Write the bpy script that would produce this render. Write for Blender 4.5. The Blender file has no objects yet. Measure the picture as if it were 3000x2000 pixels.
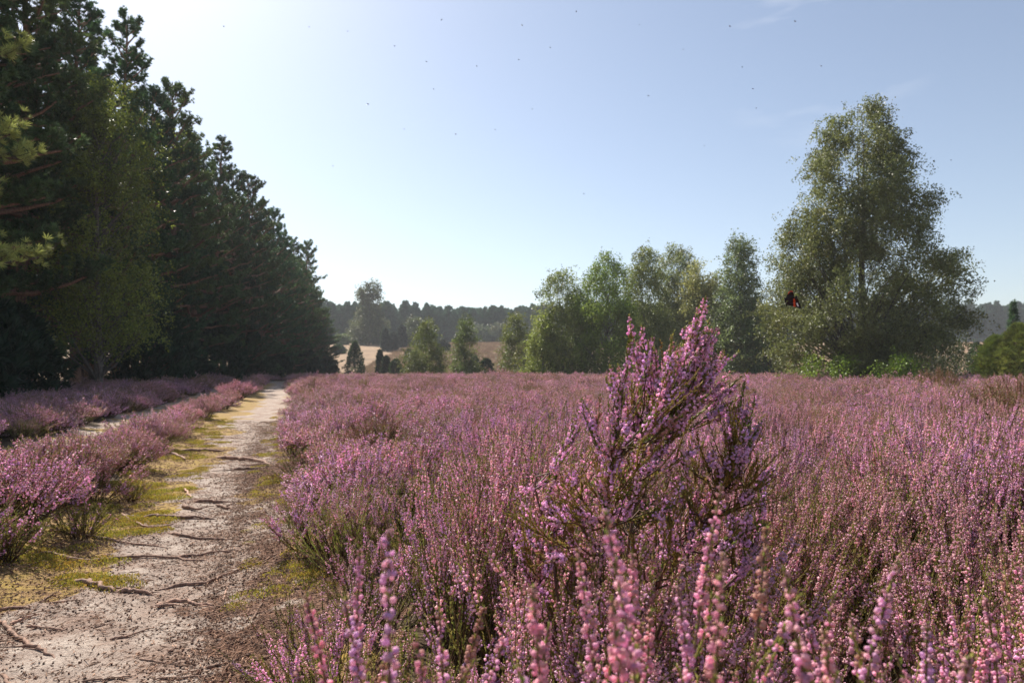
import bpy, math
import numpy as np
from mathutils import Vector, Matrix

PI = math.pi
sc = bpy.context.scene
COL = sc.collection
F = 2000.0            # focal length in pixels of the 3000 px wide photograph
CX, HY = 1500.0, 1075.0   # picture centre column, row of the horizon
EYE = 1.05

# ------------------------------------------------------------------ noise
def _hash(ix, iy, s):
    n = (ix.astype(np.int64) * 374761393 + iy.astype(np.int64) * 668265263 + s * 974711) & 0x7fffffff
    n = ((n ^ (n >> 13)) * 1274126177) & 0x7fffffff
    return ((n ^ (n >> 16)) & 0xffff) / 65535.0

def vnoise(x, y, s=0):
    x = np.asarray(x, float); y = np.asarray(y, float)
    ix = np.floor(x); iy = np.floor(y); fx = x - ix; fy = y - iy
    fx = fx * fx * (3 - 2 * fx); fy = fy * fy * (3 - 2 * fy)
    a = _hash(ix, iy, s); b = _hash(ix + 1, iy, s); c = _hash(ix, iy + 1, s); d = _hash(ix + 1, iy + 1, s)
    return (a * (1 - fx) + b * fx) * (1 - fy) + (c * (1 - fx) + d * fx) * fy

def fbm(x, y, s=0, o=4):
    v = 0; a = .5
    for k in range(o):
        v = v + a * vnoise(np.asarray(x) * 2 ** k, np.asarray(y) * 2 ** k, s + k * 17); a *= .5
    return v

def sstep(a, b, x):
    t = np.clip((np.asarray(x, float) - a) / (b - a), 0, 1)
    return t * t * (3 - 2 * t)

# ------------------------------------------------------------------ layout of the heath
def path_r(y): return np.interp(y, [0, 2.27, 3.36, 4.94, 7.64, 12, 20, 32, 50, 75], [-.25, -.70, -1.08, -1.65, -2.6, -4.0, -6.5, -10.4, -16.4, -24.8])
def path_l(y): return np.interp(y, [0, 2.3, 3.4, 4.33, 5.75, 8.2, 12.7, 23.3, 32, 50, 75], [-1.9, -2.2, -2.5, -2.8, -3.3, -4.15, -5.75, -8.9, -12.0, -17.8, -25.6])
def track_c(y): return np.interp(y, [0, 5, 8.6, 10.8, 18.3, 23, 32, 50, 75], [-3.7, -4.75, -5.75, -6.55, -8.85, -10.3, -13.4, -19.6, -27.5])
def forest_x(y): return np.interp(y, [0, 8, 14, 20, 32, 45, 60, 88, 100, 140], [-13.5, -14.0, -14.5, -16, -19, -20.7, -22.7, -26.6, -28, -30])

def ground_z(x, y):
    x = np.asarray(x, float); y = np.asarray(y, float)
    z = -1.1 * sstep(50, 92, y) + 10.3 * sstep(92, 235, y + 0.03 * x)
    z = z + .9 * (fbm(x * .012, y * .012, 5, 3) - .45) * sstep(60, 160, y)
    z = z + .10 * (fbm(x * .22 + 9, y * .22, 3, 3) - .45) * sstep(1.0, 6, np.abs(x - (path_l(y) + path_r(y)) / 2))
    # the worn path lies a little lower than the heath on both sides
    c = (path_l(y) + path_r(y)) / 2
    w = (path_r(y) - path_l(y)) / 2
    z = z - .05 * (1 - sstep(.5, 1.25, np.abs(x - c) / w)) * (y < 90)
    z = z - .04 * (1 - sstep(.35, .8, np.abs(x - track_c(y)))) * (y < 90)
    near = (1 - sstep(9, 20, y))
    z = z + near * (.022 * (fbm(x * 2.3, y * 2.3, 11, 4) - .47) + .012 * (fbm(x * 11, y * 11, 23, 3) - .44))
    return z

def gz(x, y): return float(ground_z(np.array([x]), np.array([y]))[0])

def at(px, Y):
    """world x of picture column px at distance Y"""
    return (px - CX) / F * Y
def height_at(py, Y):
    return EYE + (HY - py) / F * Y
def on_ground(px, py):
    d = EYE * F / (py - HY)
    return at(px, d), d

# ------------------------------------------------------------------ mesh builder
class MB:
    def __init__(s): s.v = []; s.t = []; s.c = []; s.n = 0; s.sm = []
    def add(s, v, t, c, smooth=False):
        v = np.asarray(v, float).reshape(-1, 3); t = np.asarray(t, int).reshape(-1, 3)
        if len(v) == 0: return
        c = np.asarray(c, float)
        if c.ndim == 1: c = np.tile(c, (len(v), 1))
        s.v.append(v); s.t.append(t + s.n); s.c.append(c[:, :3]); s.n += len(v)
        s.sm.append(np.full(len(t), smooth))
    def place(s, tv, tt, pos, rot, scl, col, smooth=False):
        """template (k,3),(m,3) at n positions"""
        n = len(pos)
        if n == 0: return
        scl = np.asarray(scl, float)
        if scl.ndim == 0: scl = np.full((n, 3), float(scl))
        if scl.ndim == 1: scl = np.repeat(scl[:, None], 3, 1)
        w = tv[None] * scl[:, None, :]
        w = np.einsum('nij,nkj->nki', rot, w) + pos[:, None, :]
        k = len(tv)
        t = tt[None] + (np.arange(n) * k)[:, None, None]
        col = np.asarray(col, float)
        if col.ndim == 1: col = np.tile(col, (n, 1))
        s.add(w.reshape(-1, 3), t.reshape(-1, 3), np.repeat(col, k, 0), smooth)
    def tubes(s, P, r, col, sides=3, smooth=True):
        """P (n,S,3), r (n,S), col (n,3) or (3,)"""
        P = np.asarray(P, float); r = np.asarray(r, float)
        n, S, _ = P.shape
        T = np.gradient(P, axis=1); T /= np.linalg.norm(T, axis=2, keepdims=True) + 1e-12
        ref = np.where(np.abs(T[:, :1, 2:3]) > .8, np.array([1., 0, 0]), np.array([0, 0, 1.]))
        ref = np.broadcast_to(ref, T.shape)
        A = np.cross(T, ref); A /= np.linalg.norm(A, axis=2, keepdims=True) + 1e-12
        B = np.cross(T, A)
        a = np.arange(sides) / sides * 2 * PI
        ring = P[:, :, None, :] + r[:, :, None, None] * (np.cos(a)[None, None, :, None] * A[:, :, None, :] + np.sin(a)[None, None, :, None] * B[:, :, None, :])
        idx = np.arange(n * S * sides).reshape(n, S, sides)
        a0 = idx[:, :-1, :]; a1 = np.roll(idx, -1, 2)[:, :-1, :]; b0 = idx[:, 1:, :]; b1 = np.roll(idx, -1, 2)[:, 1:, :]
        t = np.concatenate([np.stack([a0, a1, b1], -1).reshape(-1, 3), np.stack([a0, b1, b0], -1).reshape(-1, 3)])
        col = np.asarray(col, float)
        if col.ndim == 1: col = np.tile(col, (n, 1))
        s.add(ring.reshape(-1, 3), t, np.repeat(col, S * sides, 0), smooth)
    def mesh(s, name, mat):
        me = bpy.data.meshes.new(name)
        v = np.concatenate(s.v); t = np.concatenate(s.t); c = np.concatenate(s.c); sm = np.concatenate(s.sm)
        me.vertices.add(len(v)); me.vertices.foreach_set('co', v.astype(np.float32).ravel())
        me.loops.add(len(t) * 3); me.loops.foreach_set('vertex_index', t.astype(np.int32).ravel())
        me.polygons.add(len(t)); me.polygons.foreach_set('loop_start', np.arange(0, len(t) * 3, 3, dtype=np.int32))
        me.polygons.foreach_set('use_smooth', sm)
        at_ = me.color_attributes.new('col', 'FLOAT_COLOR', 'POINT')
        at_.data.foreach_set('color', np.concatenate([c, np.ones((len(c), 1))], 1).astype(np.float32).ravel())
        me.materials.append(mat)
        me.update(); me.validate()
        return me

def link(o, parent=None):
    COL.objects.link(o)
    if parent is not None: o.parent = parent
    return o
def part(name, me, parent=None): return link(bpy.data.objects.new(name, me), parent)
def tag(o, label, cat, group=None, kind=None):
    if label: o['label'] = label
    if cat: o['category'] = cat
    if group: o['group'] = group
    if kind: o['kind'] = kind
    return o
def thing(name, label, cat, loc=(0, 0, 0), rz=0, scale=1, group=None):
    o = bpy.data.objects.new(name, None); COL.objects.link(o)
    o.empty_display_size = .2
    o.location = loc; o.rotation_euler = (0, 0, rz)
    o.scale = scale if hasattr(scale, '__len__') else (scale,) * 3
    return tag(o, label, cat, group)

def unit(v): return v / (np.linalg.norm(v, axis=-1, keepdims=True) + 1e-12)
def align(d, rng, roll=True):
    """rotation matrices taking +Z to d (n,3)"""
    d = unit(d); n = len(d)
    r = unit(rng.normal(size=(n, 3)))
    x = unit(np.cross(r, d)); y = np.cross(d, x)
    return np.stack([x, y, d], -1)

# ------------------------------------------------------------------ materials
def new_mat(name):
    m = bpy.data.materials.new(name); m.use_nodes = True
    nt = m.node_tree; nt.nodes.clear()
    return m, nt, nt.nodes, nt.links

def leafy(name, trans=.35, rough=.6, patch=None, rand=.25, spec=.25, huev=0.02):
    """vertex colour foliage with light passing through it"""
    m, nt, N, L = new_mat(name)
    out = N.new('ShaderNodeOutputMaterial')
    a = N.new('ShaderNodeAttribute'); a.attribute_name = 'col'
    info = N.new('ShaderNodeObjectInfo')
    mr = N.new('ShaderNodeMapRange'); mr.inputs['To Min'].default_value = 1 - rand; mr.inputs['To Max'].default_value = 1 + rand
    L.new(info.outputs['Random'], mr.inputs['Value'])
    hsv = N.new('ShaderNodeHueSaturation'); L.new(a.outputs['Color'], hsv.inputs['Color'])
    L.new(mr.outputs[0], hsv.inputs['Value'])
    mr2 = N.new('ShaderNodeMapRange'); mr2.inputs['To Min'].default_value = .5 - huev; mr2.inputs['To Max'].default_value = .5 + huev
    wn = N.new('ShaderNodeTexWhiteNoise'); wn.noise_dimensions = '1D'; L.new(info.outputs['Random'], wn.inputs['W'])
    L.new(wn.outputs['Value'], mr2.inputs['Value']); L.new(mr2.outputs[0], hsv.inputs['Hue'])
    colr = hsv.outputs['Color']
    if patch:
        geo = N.new('ShaderNodeNewGeometry')
        nz = N.new('ShaderNodeTexNoise'); nz.inputs['Scale'].default_value = patch[0]; nz.inputs['Detail'].default_value = 3
        L.new(geo.outputs['Position'], nz.inputs['Vector'])
        rmp = N.new('ShaderNodeMapRange'); rmp.inputs['From Min'].default_value = .48; rmp.inputs['From Max'].default_value = .66
        rmp.inputs['To Max'].default_value = patch[2]
        L.new(nz.outputs['Fac'], rmp.inputs['Value'])
        mx = N.new('ShaderNodeMix'); mx.data_type = 'RGBA'; L.new(rmp.outputs[0], mx.inputs['Factor'])
        L.new(colr, mx.inputs['A']); mx.inputs['B'].default_value = (*patch[1], 1)
        colr = mx.outputs['Result']
    pb = N.new('ShaderNodeBsdfPrincipled'); pb.inputs['Roughness'].default_value = rough
    pb.inputs['Specular IOR Level'].default_value = spec
    L.new(colr, pb.inputs['Base Color'])
    tr = N.new('ShaderNodeBsdfTranslucent'); L.new(colr, tr.inputs['Color'])
    mix = N.new('ShaderNodeMixShader'); mix.inputs[0].default_value = trans
    L.new(pb.outputs[0], mix.inputs[1]); L.new(tr.outputs[0], mix.inputs[2]); L.new(mix.outputs[0], out.inputs['Surface'])
    return m

def bark(name, rough=.85, scale=30, bump=.4):
    m, nt, N, L = new_mat(name)
    out = N.new('ShaderNodeOutputMaterial'); pb = N.new('ShaderNodeBsdfPrincipled')
    a = N.new('ShaderNodeAttribute'); a.attribute_name = 'col'
    tc = N.new('ShaderNodeTexCoord'); mp = N.new('ShaderNodeMapping'); mp.inputs['Scale'].default_value = (1, 1, .25)
    L.new(tc.outputs['Object'], mp.inputs['Vector'])
    nz = N.new('ShaderNodeTexNoise'); nz.inputs['Scale'].default_value = scale; nz.inputs['Detail'].default_value = 5
    L.new(mp.outputs[0], nz.inputs['Vector'])
    mr = N.new('ShaderNodeMapRange'); mr.inputs['From Min'].default_value = .3; mr.inputs['From Max'].default_value = .7
    mr.inputs['To Min'].default_value = .55; mr.inputs['To Max'].default_value = 1.35
    L.new(nz.outputs['Fac'], mr.inputs['Value'])
    mx = N.new('ShaderNodeVectorMath'); mx.operation = 'SCALE'; L.new(a.outputs['Color'], mx.inputs[0]); L.new(mr.outputs[0], mx.inputs['Scale'])
    L.new(mx.outputs[0], pb.inputs['Base Color']); pb.inputs['Roughness'].default_value = rough
    pb.inputs['Specular IOR Level'].default_value = .3
    bp = N.new('ShaderNodeBump'); bp.inputs['Strength'].default_value = bump; bp.inputs['Distance'].default_value = .01
    L.new(nz.outputs['Fac'], bp.inputs['Height']); L.new(bp.outputs[0], pb.inputs['Normal'])
    L.new(pb.outputs[0], out.inputs['Surface'])
    return m

M_BLOOM = leafy('heather_blossom', .45, .45, rand=.16, patch=(.42, (.60, .34, .28), .55), huev=.025)
M_BLOOM_NEAR = leafy('heather_blossom_close', .45, .75, rand=.12, huev=.01, spec=.12)
M_SPRIG = leafy('heather_green', .35, .6, rand=.3, patch=(.6, (.24, .16, .06), .4))
M_SPRIG_NEAR = leafy('heather_green_close', .3, .5, rand=.15)
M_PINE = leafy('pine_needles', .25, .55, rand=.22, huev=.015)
M_PINE_SUN_TINT = leafy('pine_needles_sun_tint', .3, .5, rand=.1)  # carries the bright tint painted as sunlight on the near boughs
M_BIRCH = leafy('birch_leaves', .42, .45, rand=.12, spec=.5)
M_JUNI = leafy('juniper_needles', .45, .6, rand=.2)
M_GRASS = leafy('dry_grass', .3, .7, rand=.2)
M_BARK = bark('bark')
M_ROOT = bark('root_wood', scale=60, bump=.6)
M_TWIG = bark('twig_wood', scale=80, bump=.2)
M_INSECT = bark('insect_shell', rough=.4, scale=400, bump=0)

# ------------------------------------------------------------------ templates
OCT_V = np.array([[0, 0, 0], [.5, 0, .5], [0, .5, .5], [-.5, 0, .5], [0, -.5, .5], [0, 0, 1.]])
OCT_T = np.array([[0, 2, 1], [0, 3, 2], [0, 4, 3], [0, 1, 4], [5, 1, 2], [5, 2, 3], [5, 3, 4], [5, 4, 1]])
TET_V = np.array([[.0, .0, 0], [.45, .1, .7], [-.3, .4, .6], [-.2, -.45, .75], [0, 0, 1.]])
TET_T = np.array([[0, 1, 2], [0, 2, 3], [0, 3, 1], [4, 2, 1], [4, 3, 2], [4, 1, 3]])
LEAF_V = np.array([[0, 0, 0], [.5, .0, .45], [0, .12, 1], [-.5, .0, .5]])
LEAF_T = np.array([[0, 1, 2], [0, 2, 3]])
BLADE_V = np.array([[-.5, 0, 0], [.5, 0, 0], [0, 0, 1.]])
BLADE_T = np.array([[0, 1, 2]])
def bell():
    prof = [(0, 0), (.34, .12), (.5, .38), (.46, .62), (.36, .82), (.40, .98), (.12, .9)]
    sd = 6; v = []; t = []
    for r, z in prof:
        for k in range(sd):
            a = k / sd * 2 * PI; v.append((r * math.cos(a), r * math.sin(a), z))
    for i in range(len(prof) - 1):
        for k in range(sd):
            a, b = i * sd + k, i * sd + (k + 1) % sd; c, d = a + sd, b + sd
            t += [(a, b, d), (a, d, c)]
    return np.array(v), np.array(t)
BELL_V, BELL_T = bell()
def needle_tuft(n, spread, w, rng):
    v = []; t = []
    for k in range(n):
        a = k * 2.4 + rng.uniform(-.3, .3); th = spread * math.sqrt((k + .5) / n)
        d = np.array([math.sin(th) * math.cos(a), math.sin(th) * math.sin(a), math.cos(th)])
        s = unit(np.cross(d, rng.normal(size=3))) * w / 2
        L = rng.uniform(.75, 1.1); i = len(v)
        v += [d * .02 - s * .6, d * .02 + s * .6, d * L * .6 + s, d * L, d * L * .6 - s]; t += [(i, i + 1, i + 2), (i, i + 2, i + 4), (i + 4, i + 2, i + 3)]
    return np.array(v), np.array(t)

# ------------------------------------------------------------------ heather
def bez(P0, P1, P2, t):
    t = t[..., None]; P0, P1, P2 = P0[:, None], P1[:, None], P2[:, None]
    return (1 - t) ** 2 * P0 + 2 * t * (1 - t) * P1 + t * t * P2
def bezt(P0, P1, P2, t):
    t = t[..., None]; P0, P1, P2 = P0[:, None], P1[:, None], P2[:, None]
    return unit(2 * (1 - t) * (P1 - P0) + 2 * t * (P2 - P1))

def perp(T, rng):
    r = rng.normal(size=T.shape)
    r -= (r * T).sum(-1, keepdims=True) * T
    return unit(r)

PINK = np.array([.92, .55, .73]); MAUVE = np.array([.79, .51, .80]); SALMON = np.array([.92, .58, .56]); BROWNF = np.array([.50, .27, .17])
GREEN = np.array([.15, .21, .035]); OLIVE = np.array([.32, .26, .075]); WOOD = np.array([.12, .070, .048])

def flowers(mb, P0, P1, P2, k, rng, t0, t1, size, off, tv, tt, tint=None, smooth=False, budtip=True):
    n = len(P0)
    L = np.linalg.norm(P2 - P0, axis=1)
    t = rng.uniform(0, 1, (n, k)); t.sort(axis=1)
    t = t0[:, None] + (t1 - t0)[:, None] * t
    P = bez(P0, P1, P2, t); T = bezt(P0, P1, P2, t); R = perp(T, rng)
    u = (t - t0[:, None]) / (t1 - t0)[:, None]
    s = size * rng.uniform(.6, 1.25, (n, k)) * (1 - .45 * u ** 3 if budtip else 1)
    o = off * (1 - .5 * u)
    pos = (P + R * o[..., None]).reshape(-1, 3)
    d = (R * .9 + T * rng.uniform(-.1, .5, (n, k))[..., None] + np.array([0, 0, -.1])).reshape(-1, 3)
    base = PINK if tint is None else tint
    mixn = rng.uniform(0, 1, (n, 1, 1)) * .9
    c = base * (1 - mixn) + MAUVE * mixn
    c = np.broadcast_to(c, (n, k, 3)).copy()
    sal = rng.uniform(0, 1, (n, k)); c[sal > .72] = SALMON * .5 + c[sal > .72] * .5
    c[sal < .12] = BROWNF * .5 + c[sal < .12] * .5
    ut = u[..., None]; tipc = np.array([.50, .30, .20])
    c = np.where(ut > .88, c * .5 + tipc * .5, c)
    dry = rng.uniform(0, 1, n) < .10; c[dry] = c[dry] * .25 + BROWNF * .75
    c *= rng.uniform(.75, 1.3, (n, k, 1))
    mb.place(tv, tt, pos, align(d, rng), s.reshape(-1), c.reshape(-1, 3), smooth)

def leaves_on(mb, P0, P1, P2, k, rng, t0, t1, L, w, col, ang=.45):
    n = len(P0)
    if n == 0 or k < 1: return
    t = rng.uniform(0, 1, (n, k)); t = t0[:, None] + (t1 - t0)[:, None] * t
    P = bez(P0, P1, P2, t); T = bezt(P0, P1, P2, t); R = perp(T, rng)
    d = (T + R * ang * rng.uniform(.4, 2, (n, k, 1))).reshape(-1, 3)
    m = rng.uniform(0, 1, (n * k, 1)); c = (col * (1 - m) + OLIVE * m) * rng.uniform(.6, 1.4, (n * k, 1))
    sc_ = np.stack([np.full(n * k, w), np.full(n * k, w), L * rng.uniform(.6, 1.2, n * k)], -1)
    mb.place(LEAF_V, LEAF_T, P.reshape(-1, 3), align(d, rng), sc_, c)

def heather(seed, n, R, H, lod='mid', bloom=1.0, flat=.35, lean=(0, 0), tips=None, base_r=.25, spike=(.10, .20), side=2, P0=None, thick=1.0, curl=0, sl=1.0):
    """-> (green MB, blossom MB). origin at the foot of the plant"""
    rng = np.random.default_rng(seed)
    g, b = MB(), MB()
    if tips is None:
        rr = R * np.sqrt(rng.uniform(0, 1, n)); a = rng.uniform(0, 2 * PI, n)
        hh = H * (1 - flat * (rr / R) ** 2) * rng.uniform(.72, 1.12, n)
        P2 = np.stack([rr * np.cos(a) + lean[0] * hh, rr * np.sin(a) + lean[1] * hh, hh], -1)
    else:
        P2 = np.asarray(tips, float); n = len(P2)
    if P0 is None:
        P0 = P2 * np.array([base_r, base_r, 0]) + rng.normal(size=(n, 3)) * np.array([.02, .02, 0])
    P1 = P0 * .55 + P2 * .45; P1[:, 2] = P0[:, 2] + (P2[:, 2] - P0[:, 2]) * rng.uniform(.4, .62, n)
    P1[:, :2] += rng.normal(size=(n, 2)) * .03
    if curl:
        P1[:, :2] = P0[:, :2] * (1 - curl) + P2[:, :2] * curl + rng.normal(size=(n, 2)) * .015; P1[:, 2] = P0[:, 2] + (P2[:, 2] - P0[:, 2]) * rng.uniform(.2, .5, n)
    near = lod == 'near'
    S = 8 if near else 5
    t = np.tile(np.linspace(0, 1, S), (n, 1)); P = bez(P0, P1, P2, t)
    wob = rng.normal(size=P.shape) * .006; wob[:, 0] = 0; wob[:, -1] = 0
    P = P + wob
    r0 = (.0032 if near else .004) * thick
    g.tubes(P, r0 * (1 - .8 * t), WOOD * rng.uniform(.7, 1.6, (n, 1)), 3)
    # side shoots
    Q0, Q1, Q2 = [P0], [P1], [P2]
    ln = np.linalg.norm(P2 - P0, axis=1)
    for k in range(side):
        ts = rng.uniform(.52, .90, (n, 1)); A = bez(P0, P1, P2, ts)[:, 0]; T = bezt(P0, P1, P2, ts)[:, 0]
        D = unit(T + perp(T, rng) * rng.uniform(.2, .5, (n, 1)) + np.array([0, 0, .3]))
        l = rng.uniform(.06, .15, (n, 1)) * (1.25 if near else 1.1) * (H / .55 if H < .55 else 1) * sl
        B = A + D * l; C = A + D * l * .5 + perp(D, rng) * .008
        Q0.append(A); Q1.append(C); Q2.append(B)
        sd = np.tile(np.linspace(0, 1, 3), (n, 1))
        g.tubes(bez(A, C, B, sd), .0016 * (1 - .6 * sd) * (1 if near else 1.3), OLIVE * rng.uniform(.6, 1.2, (n, 1)), 3)
    # foliage on the stems and shoots
    one = np.ones(n)
    if near:
        leaves_on(g, P0, P1, P2, 110, rng, .30 * one, .97 * one, .010, .0034, GREEN)
        for a0, a1, a2 in zip(Q0[1:], Q1[1:], Q2[1:]): leaves_on(g, a0, a1, a2, 40, rng, 0 * one, one, .0095, .0032, GREEN)
    else:
        leaves_on(g, P0, P1, P2, 26, rng, .25 * one, .97 * one, .020, .0055, GREEN)
        for a0, a1, a2 in zip(Q0[1:], Q1[1:], Q2[1:]): leaves_on(g, a0, a1, a2, 9, rng, 0 * one, one, .018, .005, GREEN)
    # blossom
    for qi, (a0, a1, a2) in enumerate(zip(Q0, Q1, Q2)):
        keep = rng.uniform(0, 1, n) < bloom
        a0, a1, a2 = a0[keep], a1[keep], a2[keep]; m = len(a0)
        if m == 0: continue
        if qi == 0:
            L_ = np.linalg.norm(a2 - a0, axis=1); sp = rng.uniform(*spike, m)
            t0 = 1 - sp / L_; t1 = np.full(m, .985) - rng.uniform(0, .03, m)
            kn, kf = 72, 24
        else:
            t0 = rng.uniform(.1, .45, m); t1 = np.full(m, .97); kn, kf = 24, 9
        if near: flowers(b, a0, a1, a2, kn, rng, t0, t1, .0080, .0034, OCT_V, OCT_T)
        else: flowers(b, a0, a1, a2, kf, rng, t0, t1, .0145, .0042, TET_V, TET_T)
    return g, b

def joined(name, g, b, mg, mb_):
    """one mesh with two materials"""
    me = None
    full = MB(); full.v = g.v + b.v; full.c = g.c + b.c; full.sm = g.sm + b.sm
    full.t = g.t + [t + g.n for t in b.t]; full.n = g.n + b.n
    me = full.mesh(name, mg); me.materials.append(mb_)
    ng = sum(len(t) for t in g.t); nb = sum(len(t) for t in b.t)
    me.polygons.foreach_set('material_index', np.concatenate([np.zeros(ng, np.int32), np.ones(nb, np.int32)]))
    return me

# ------------------------------------------------------------------ scatter as ONE object (stuff)
def scatter(name, pts, rot, scl, idx, meshes, label, cat):
    me = bpy.data.meshes.new(name); n = len(pts)
    me.vertices.add(n); me.vertices.foreach_set('co', np.asarray(pts, np.float32).ravel())
    for nm, typ, dat in (('rot', 'FLOAT_VECTOR', rot), ('scl', 'FLOAT_VECTOR', scl)):
        a = me.attributes.new(nm, typ, 'POINT'); a.data.foreach_set('vector', np.asarray(dat, np.float32).ravel())
    a = me.attributes.new('idx', 'INT', 'POINT'); a.data.foreach_set('value', np.asarray(idx, np.int32))
    for m in meshes[0].materials: me.materials.append(m)
    o = link(bpy.data.objects.new(name, me)); tag(o, label, cat, kind='stuff')
    ng = bpy.data.node_groups.new(name + '_nodes', 'GeometryNodeTree')
    ng.interface.new_socket('Geometry', in_out='INPUT', socket_type='NodeSocketGeometry')
    ng.interface.new_socket('Geometry', in_out='OUTPUT', socket_type='NodeSocketGeometry')
    N, L = ng.nodes, ng.links
    gi = N.new('NodeGroupInput'); go = N.new('NodeGroupOutput')
    iop = N.new('GeometryNodeInstanceOnPoints'); g2i = N.new('GeometryNodeGeometryToInstance')
    for k, m in enumerate(meshes):
        src = bpy.data.objects.new(name + '_kind', m)
        oi = N.new('GeometryNodeObjectInfo'); oi.inputs['Object'].default_value = src
        L.new(oi.outputs['Geometry'], g2i.inputs[0])
    def na(nm, t):
        q = N.new('GeometryNodeInputNamedAttribute'); q.data_type = t; q.inputs['Name'].default_value = nm
        return q.outputs['Attribute']
    L.new(gi.outputs[0], iop.inputs['Points']); L.new(g2i.outputs[0], iop.inputs['Instance'])
    iop.inputs['Pick Instance'].default_value = True
    L.new(na('idx', 'INT'), iop.inputs['Instance Index'])
    L.new(na('rot', 'FLOAT_VECTOR'), iop.inputs['Rotation']); L.new(na('scl', 'FLOAT_VECTOR'), iop.inputs['Scale'])
    L.new(iop.outputs[0], go.inputs[0])
    md = o.modifiers.new('scatter', 'NODES'); md.node_group = ng
    return o

rng = np.random.default_rng(4)

# ------------------------------------------------------------------ ground sheet
def build_ground():
    def geo(a, b, s0, g):
        out = [a]; s = s0
        while out[-1] < b: out.append(out[-1] + s); s *= g
        return out
    xs = sorted(set([-x for x in geo(16, 620, .8, 1.09)] + list(np.arange(-16, -6, .18)) + list(np.arange(-6, .8, .03)) + geo(.8, 620, .12, 1.055)))
    ys = sorted(set([-v for v in geo(.2, 60, .4, 1.3)] + list(np.arange(0, 1.6, .2)) + list(np.arange(1.6, 9, .03)) + list(np.arange(9, 40, .18)) + geo(40, 760, .4, 1.06)))
    xs, ys = np.array(xs), np.array(ys)
    X, Y = np.meshgrid(xs, ys); nx, ny = len(xs), len(ys)
    x, y = X.ravel(), Y.ravel(); z = ground_z(x, y)
    i = np.arange(nx * ny).reshape(ny, nx)
    q = np.stack([i[:-1, :-1], i[:-1, 1:], i[1:, 1:], i[1:, :-1]], -1).reshape(-1, 4)
    me = bpy.data.meshes.new('ground')
    me.vertices.add(len(x)); me.vertices.foreach_set('co', np.stack([x, y, z], -1).astype(np.float32).ravel())
    me.loops.add(len(q) * 4); me.loops.foreach_set('vertex_index', q.astype(np.int32).ravel())
    me.polygons.add(len(q)); me.polygons.foreach_set('loop_start', np.arange(0, len(q) * 4, 4, dtype=np.int32))
    me.polygons.foreach_set('use_smooth', np.ones(len(q), bool)); me.update()
    # masks: r bare sand, g moss, b litter, a dry hill grass
    pr, pl = path_r(y), path_l(y); w = pr - pl
    u = (x - pl) / w + (fbm(x * 1.3, y * 1.3, 40, 5) - .47) * .75 + (fbm(x * 7, y * 7, 41, 3) - .44) * .3
    inpath = (1 - sstep(75, 95, y)) * (y > -5)
    us = np.interp(y, [2.0, 2.8, 3.3, 3.9, 4.9, 6.5, 12, 20, 32], [-.10, .0, .10, .20, .31, .33, .32, .30, .26])
    ue = np.interp(y, [2.0, 2.7, 3.3, 3.9, 4.9, 10, 30], [.62, .74, .84, .90, .93, .95, 1.0])
    sand = sstep(us - .10, us + .10, u) * (1 - sstep(ue - .14, ue + .12, u)) * inpath
    t2 = np.abs(x - track_c(y)) + (fbm(x * 1.5, y * 1.5, 60, 3) - .45) * .8
    sand = np.maximum(sand, (1 - sstep(.5, .85, t2)) * inpath)
    moss = sstep(-.18, -.02, u) * (1 - sstep(us - .08, us + .14, u)) * inpath * (.55 + .9 * fbm(x * 3, y * 3, 77, 3))
    mossr = sstep(.50, .62, fbm(x * 1.7, y * 1.7, 91, 3)) * sstep(.78, .9, u) * (1 - sstep(1.1, 1.25, u)) * inpath
    moss = np.maximum(moss, mossr * .9)
    moss = np.maximum(moss, .5 * (1 - sstep(.7, 1.1, t2)) * inpath * sstep(.4, .6, fbm(x * 2, y * 2, 14, 3)))
    litter = sstep(ue - .16, ue + .06, u) * (1 - sstep(1.1, 1.4, u)) * inpath * (1 - sstep(9, 30, y) * .6)
    hill = sstep(60, 95, y)
    c = np.stack([sand, moss, litter, hill], -1)
    a = me.attributes.new('zones', 'FLOAT_COLOR', 'POINT'); a.data.foreach_set('color', c.astype(np.float32).ravel())
    m, nt, N, L = new_mat('heath_ground')
    out = N.new('ShaderNodeOutputMaterial'); pb = N.new('ShaderNodeBsdfPrincipled'); pb.inputs['Roughness'].default_value = .9
    pb.inputs['Specular IOR Level'].default_value = .2
    at_ = N.new('ShaderNodeAttribute'); at_.attribute_name = 'zones'
    sep = N.new('ShaderNodeSeparateColor'); L.new(at_.outputs['Color'], sep.inputs[0])
    geo_ = N.new('ShaderNodeNewGeometry')
    def noise(s, d=5, rough=.6):
        n = N.new('ShaderNodeTexNoise'); n.inputs['Scale'].default_value = s; n.inputs['Detail'].default_value = d; n.inputs['Roughness'].default_value = rough
        L.new(geo_.outputs['Position'], n.inputs['Vector']); return n.outputs['Fac']
    def ramp(f, stops):
        r = N.new('ShaderNodeValToRGB'); cr = r.color_ramp
        while len(cr.elements) < len(stops): cr.elements.new(.5)
        for e, (p_, c_) in zip(cr.elements, stops): e.position = p_; e.color = (*c_, 1)
        L.new(f, r.inputs[0]); return r.outputs[0]
    def mix(f, a_, b_):
        q_ = N.new('ShaderNodeMix'); q_.data_type = 'RGBA'; L.new(f, q_.inputs['Factor']); L.new(a_, q_.inputs['A']); L.new(b_, q_.inputs['B']); return q_.outputs['Result']
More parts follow.
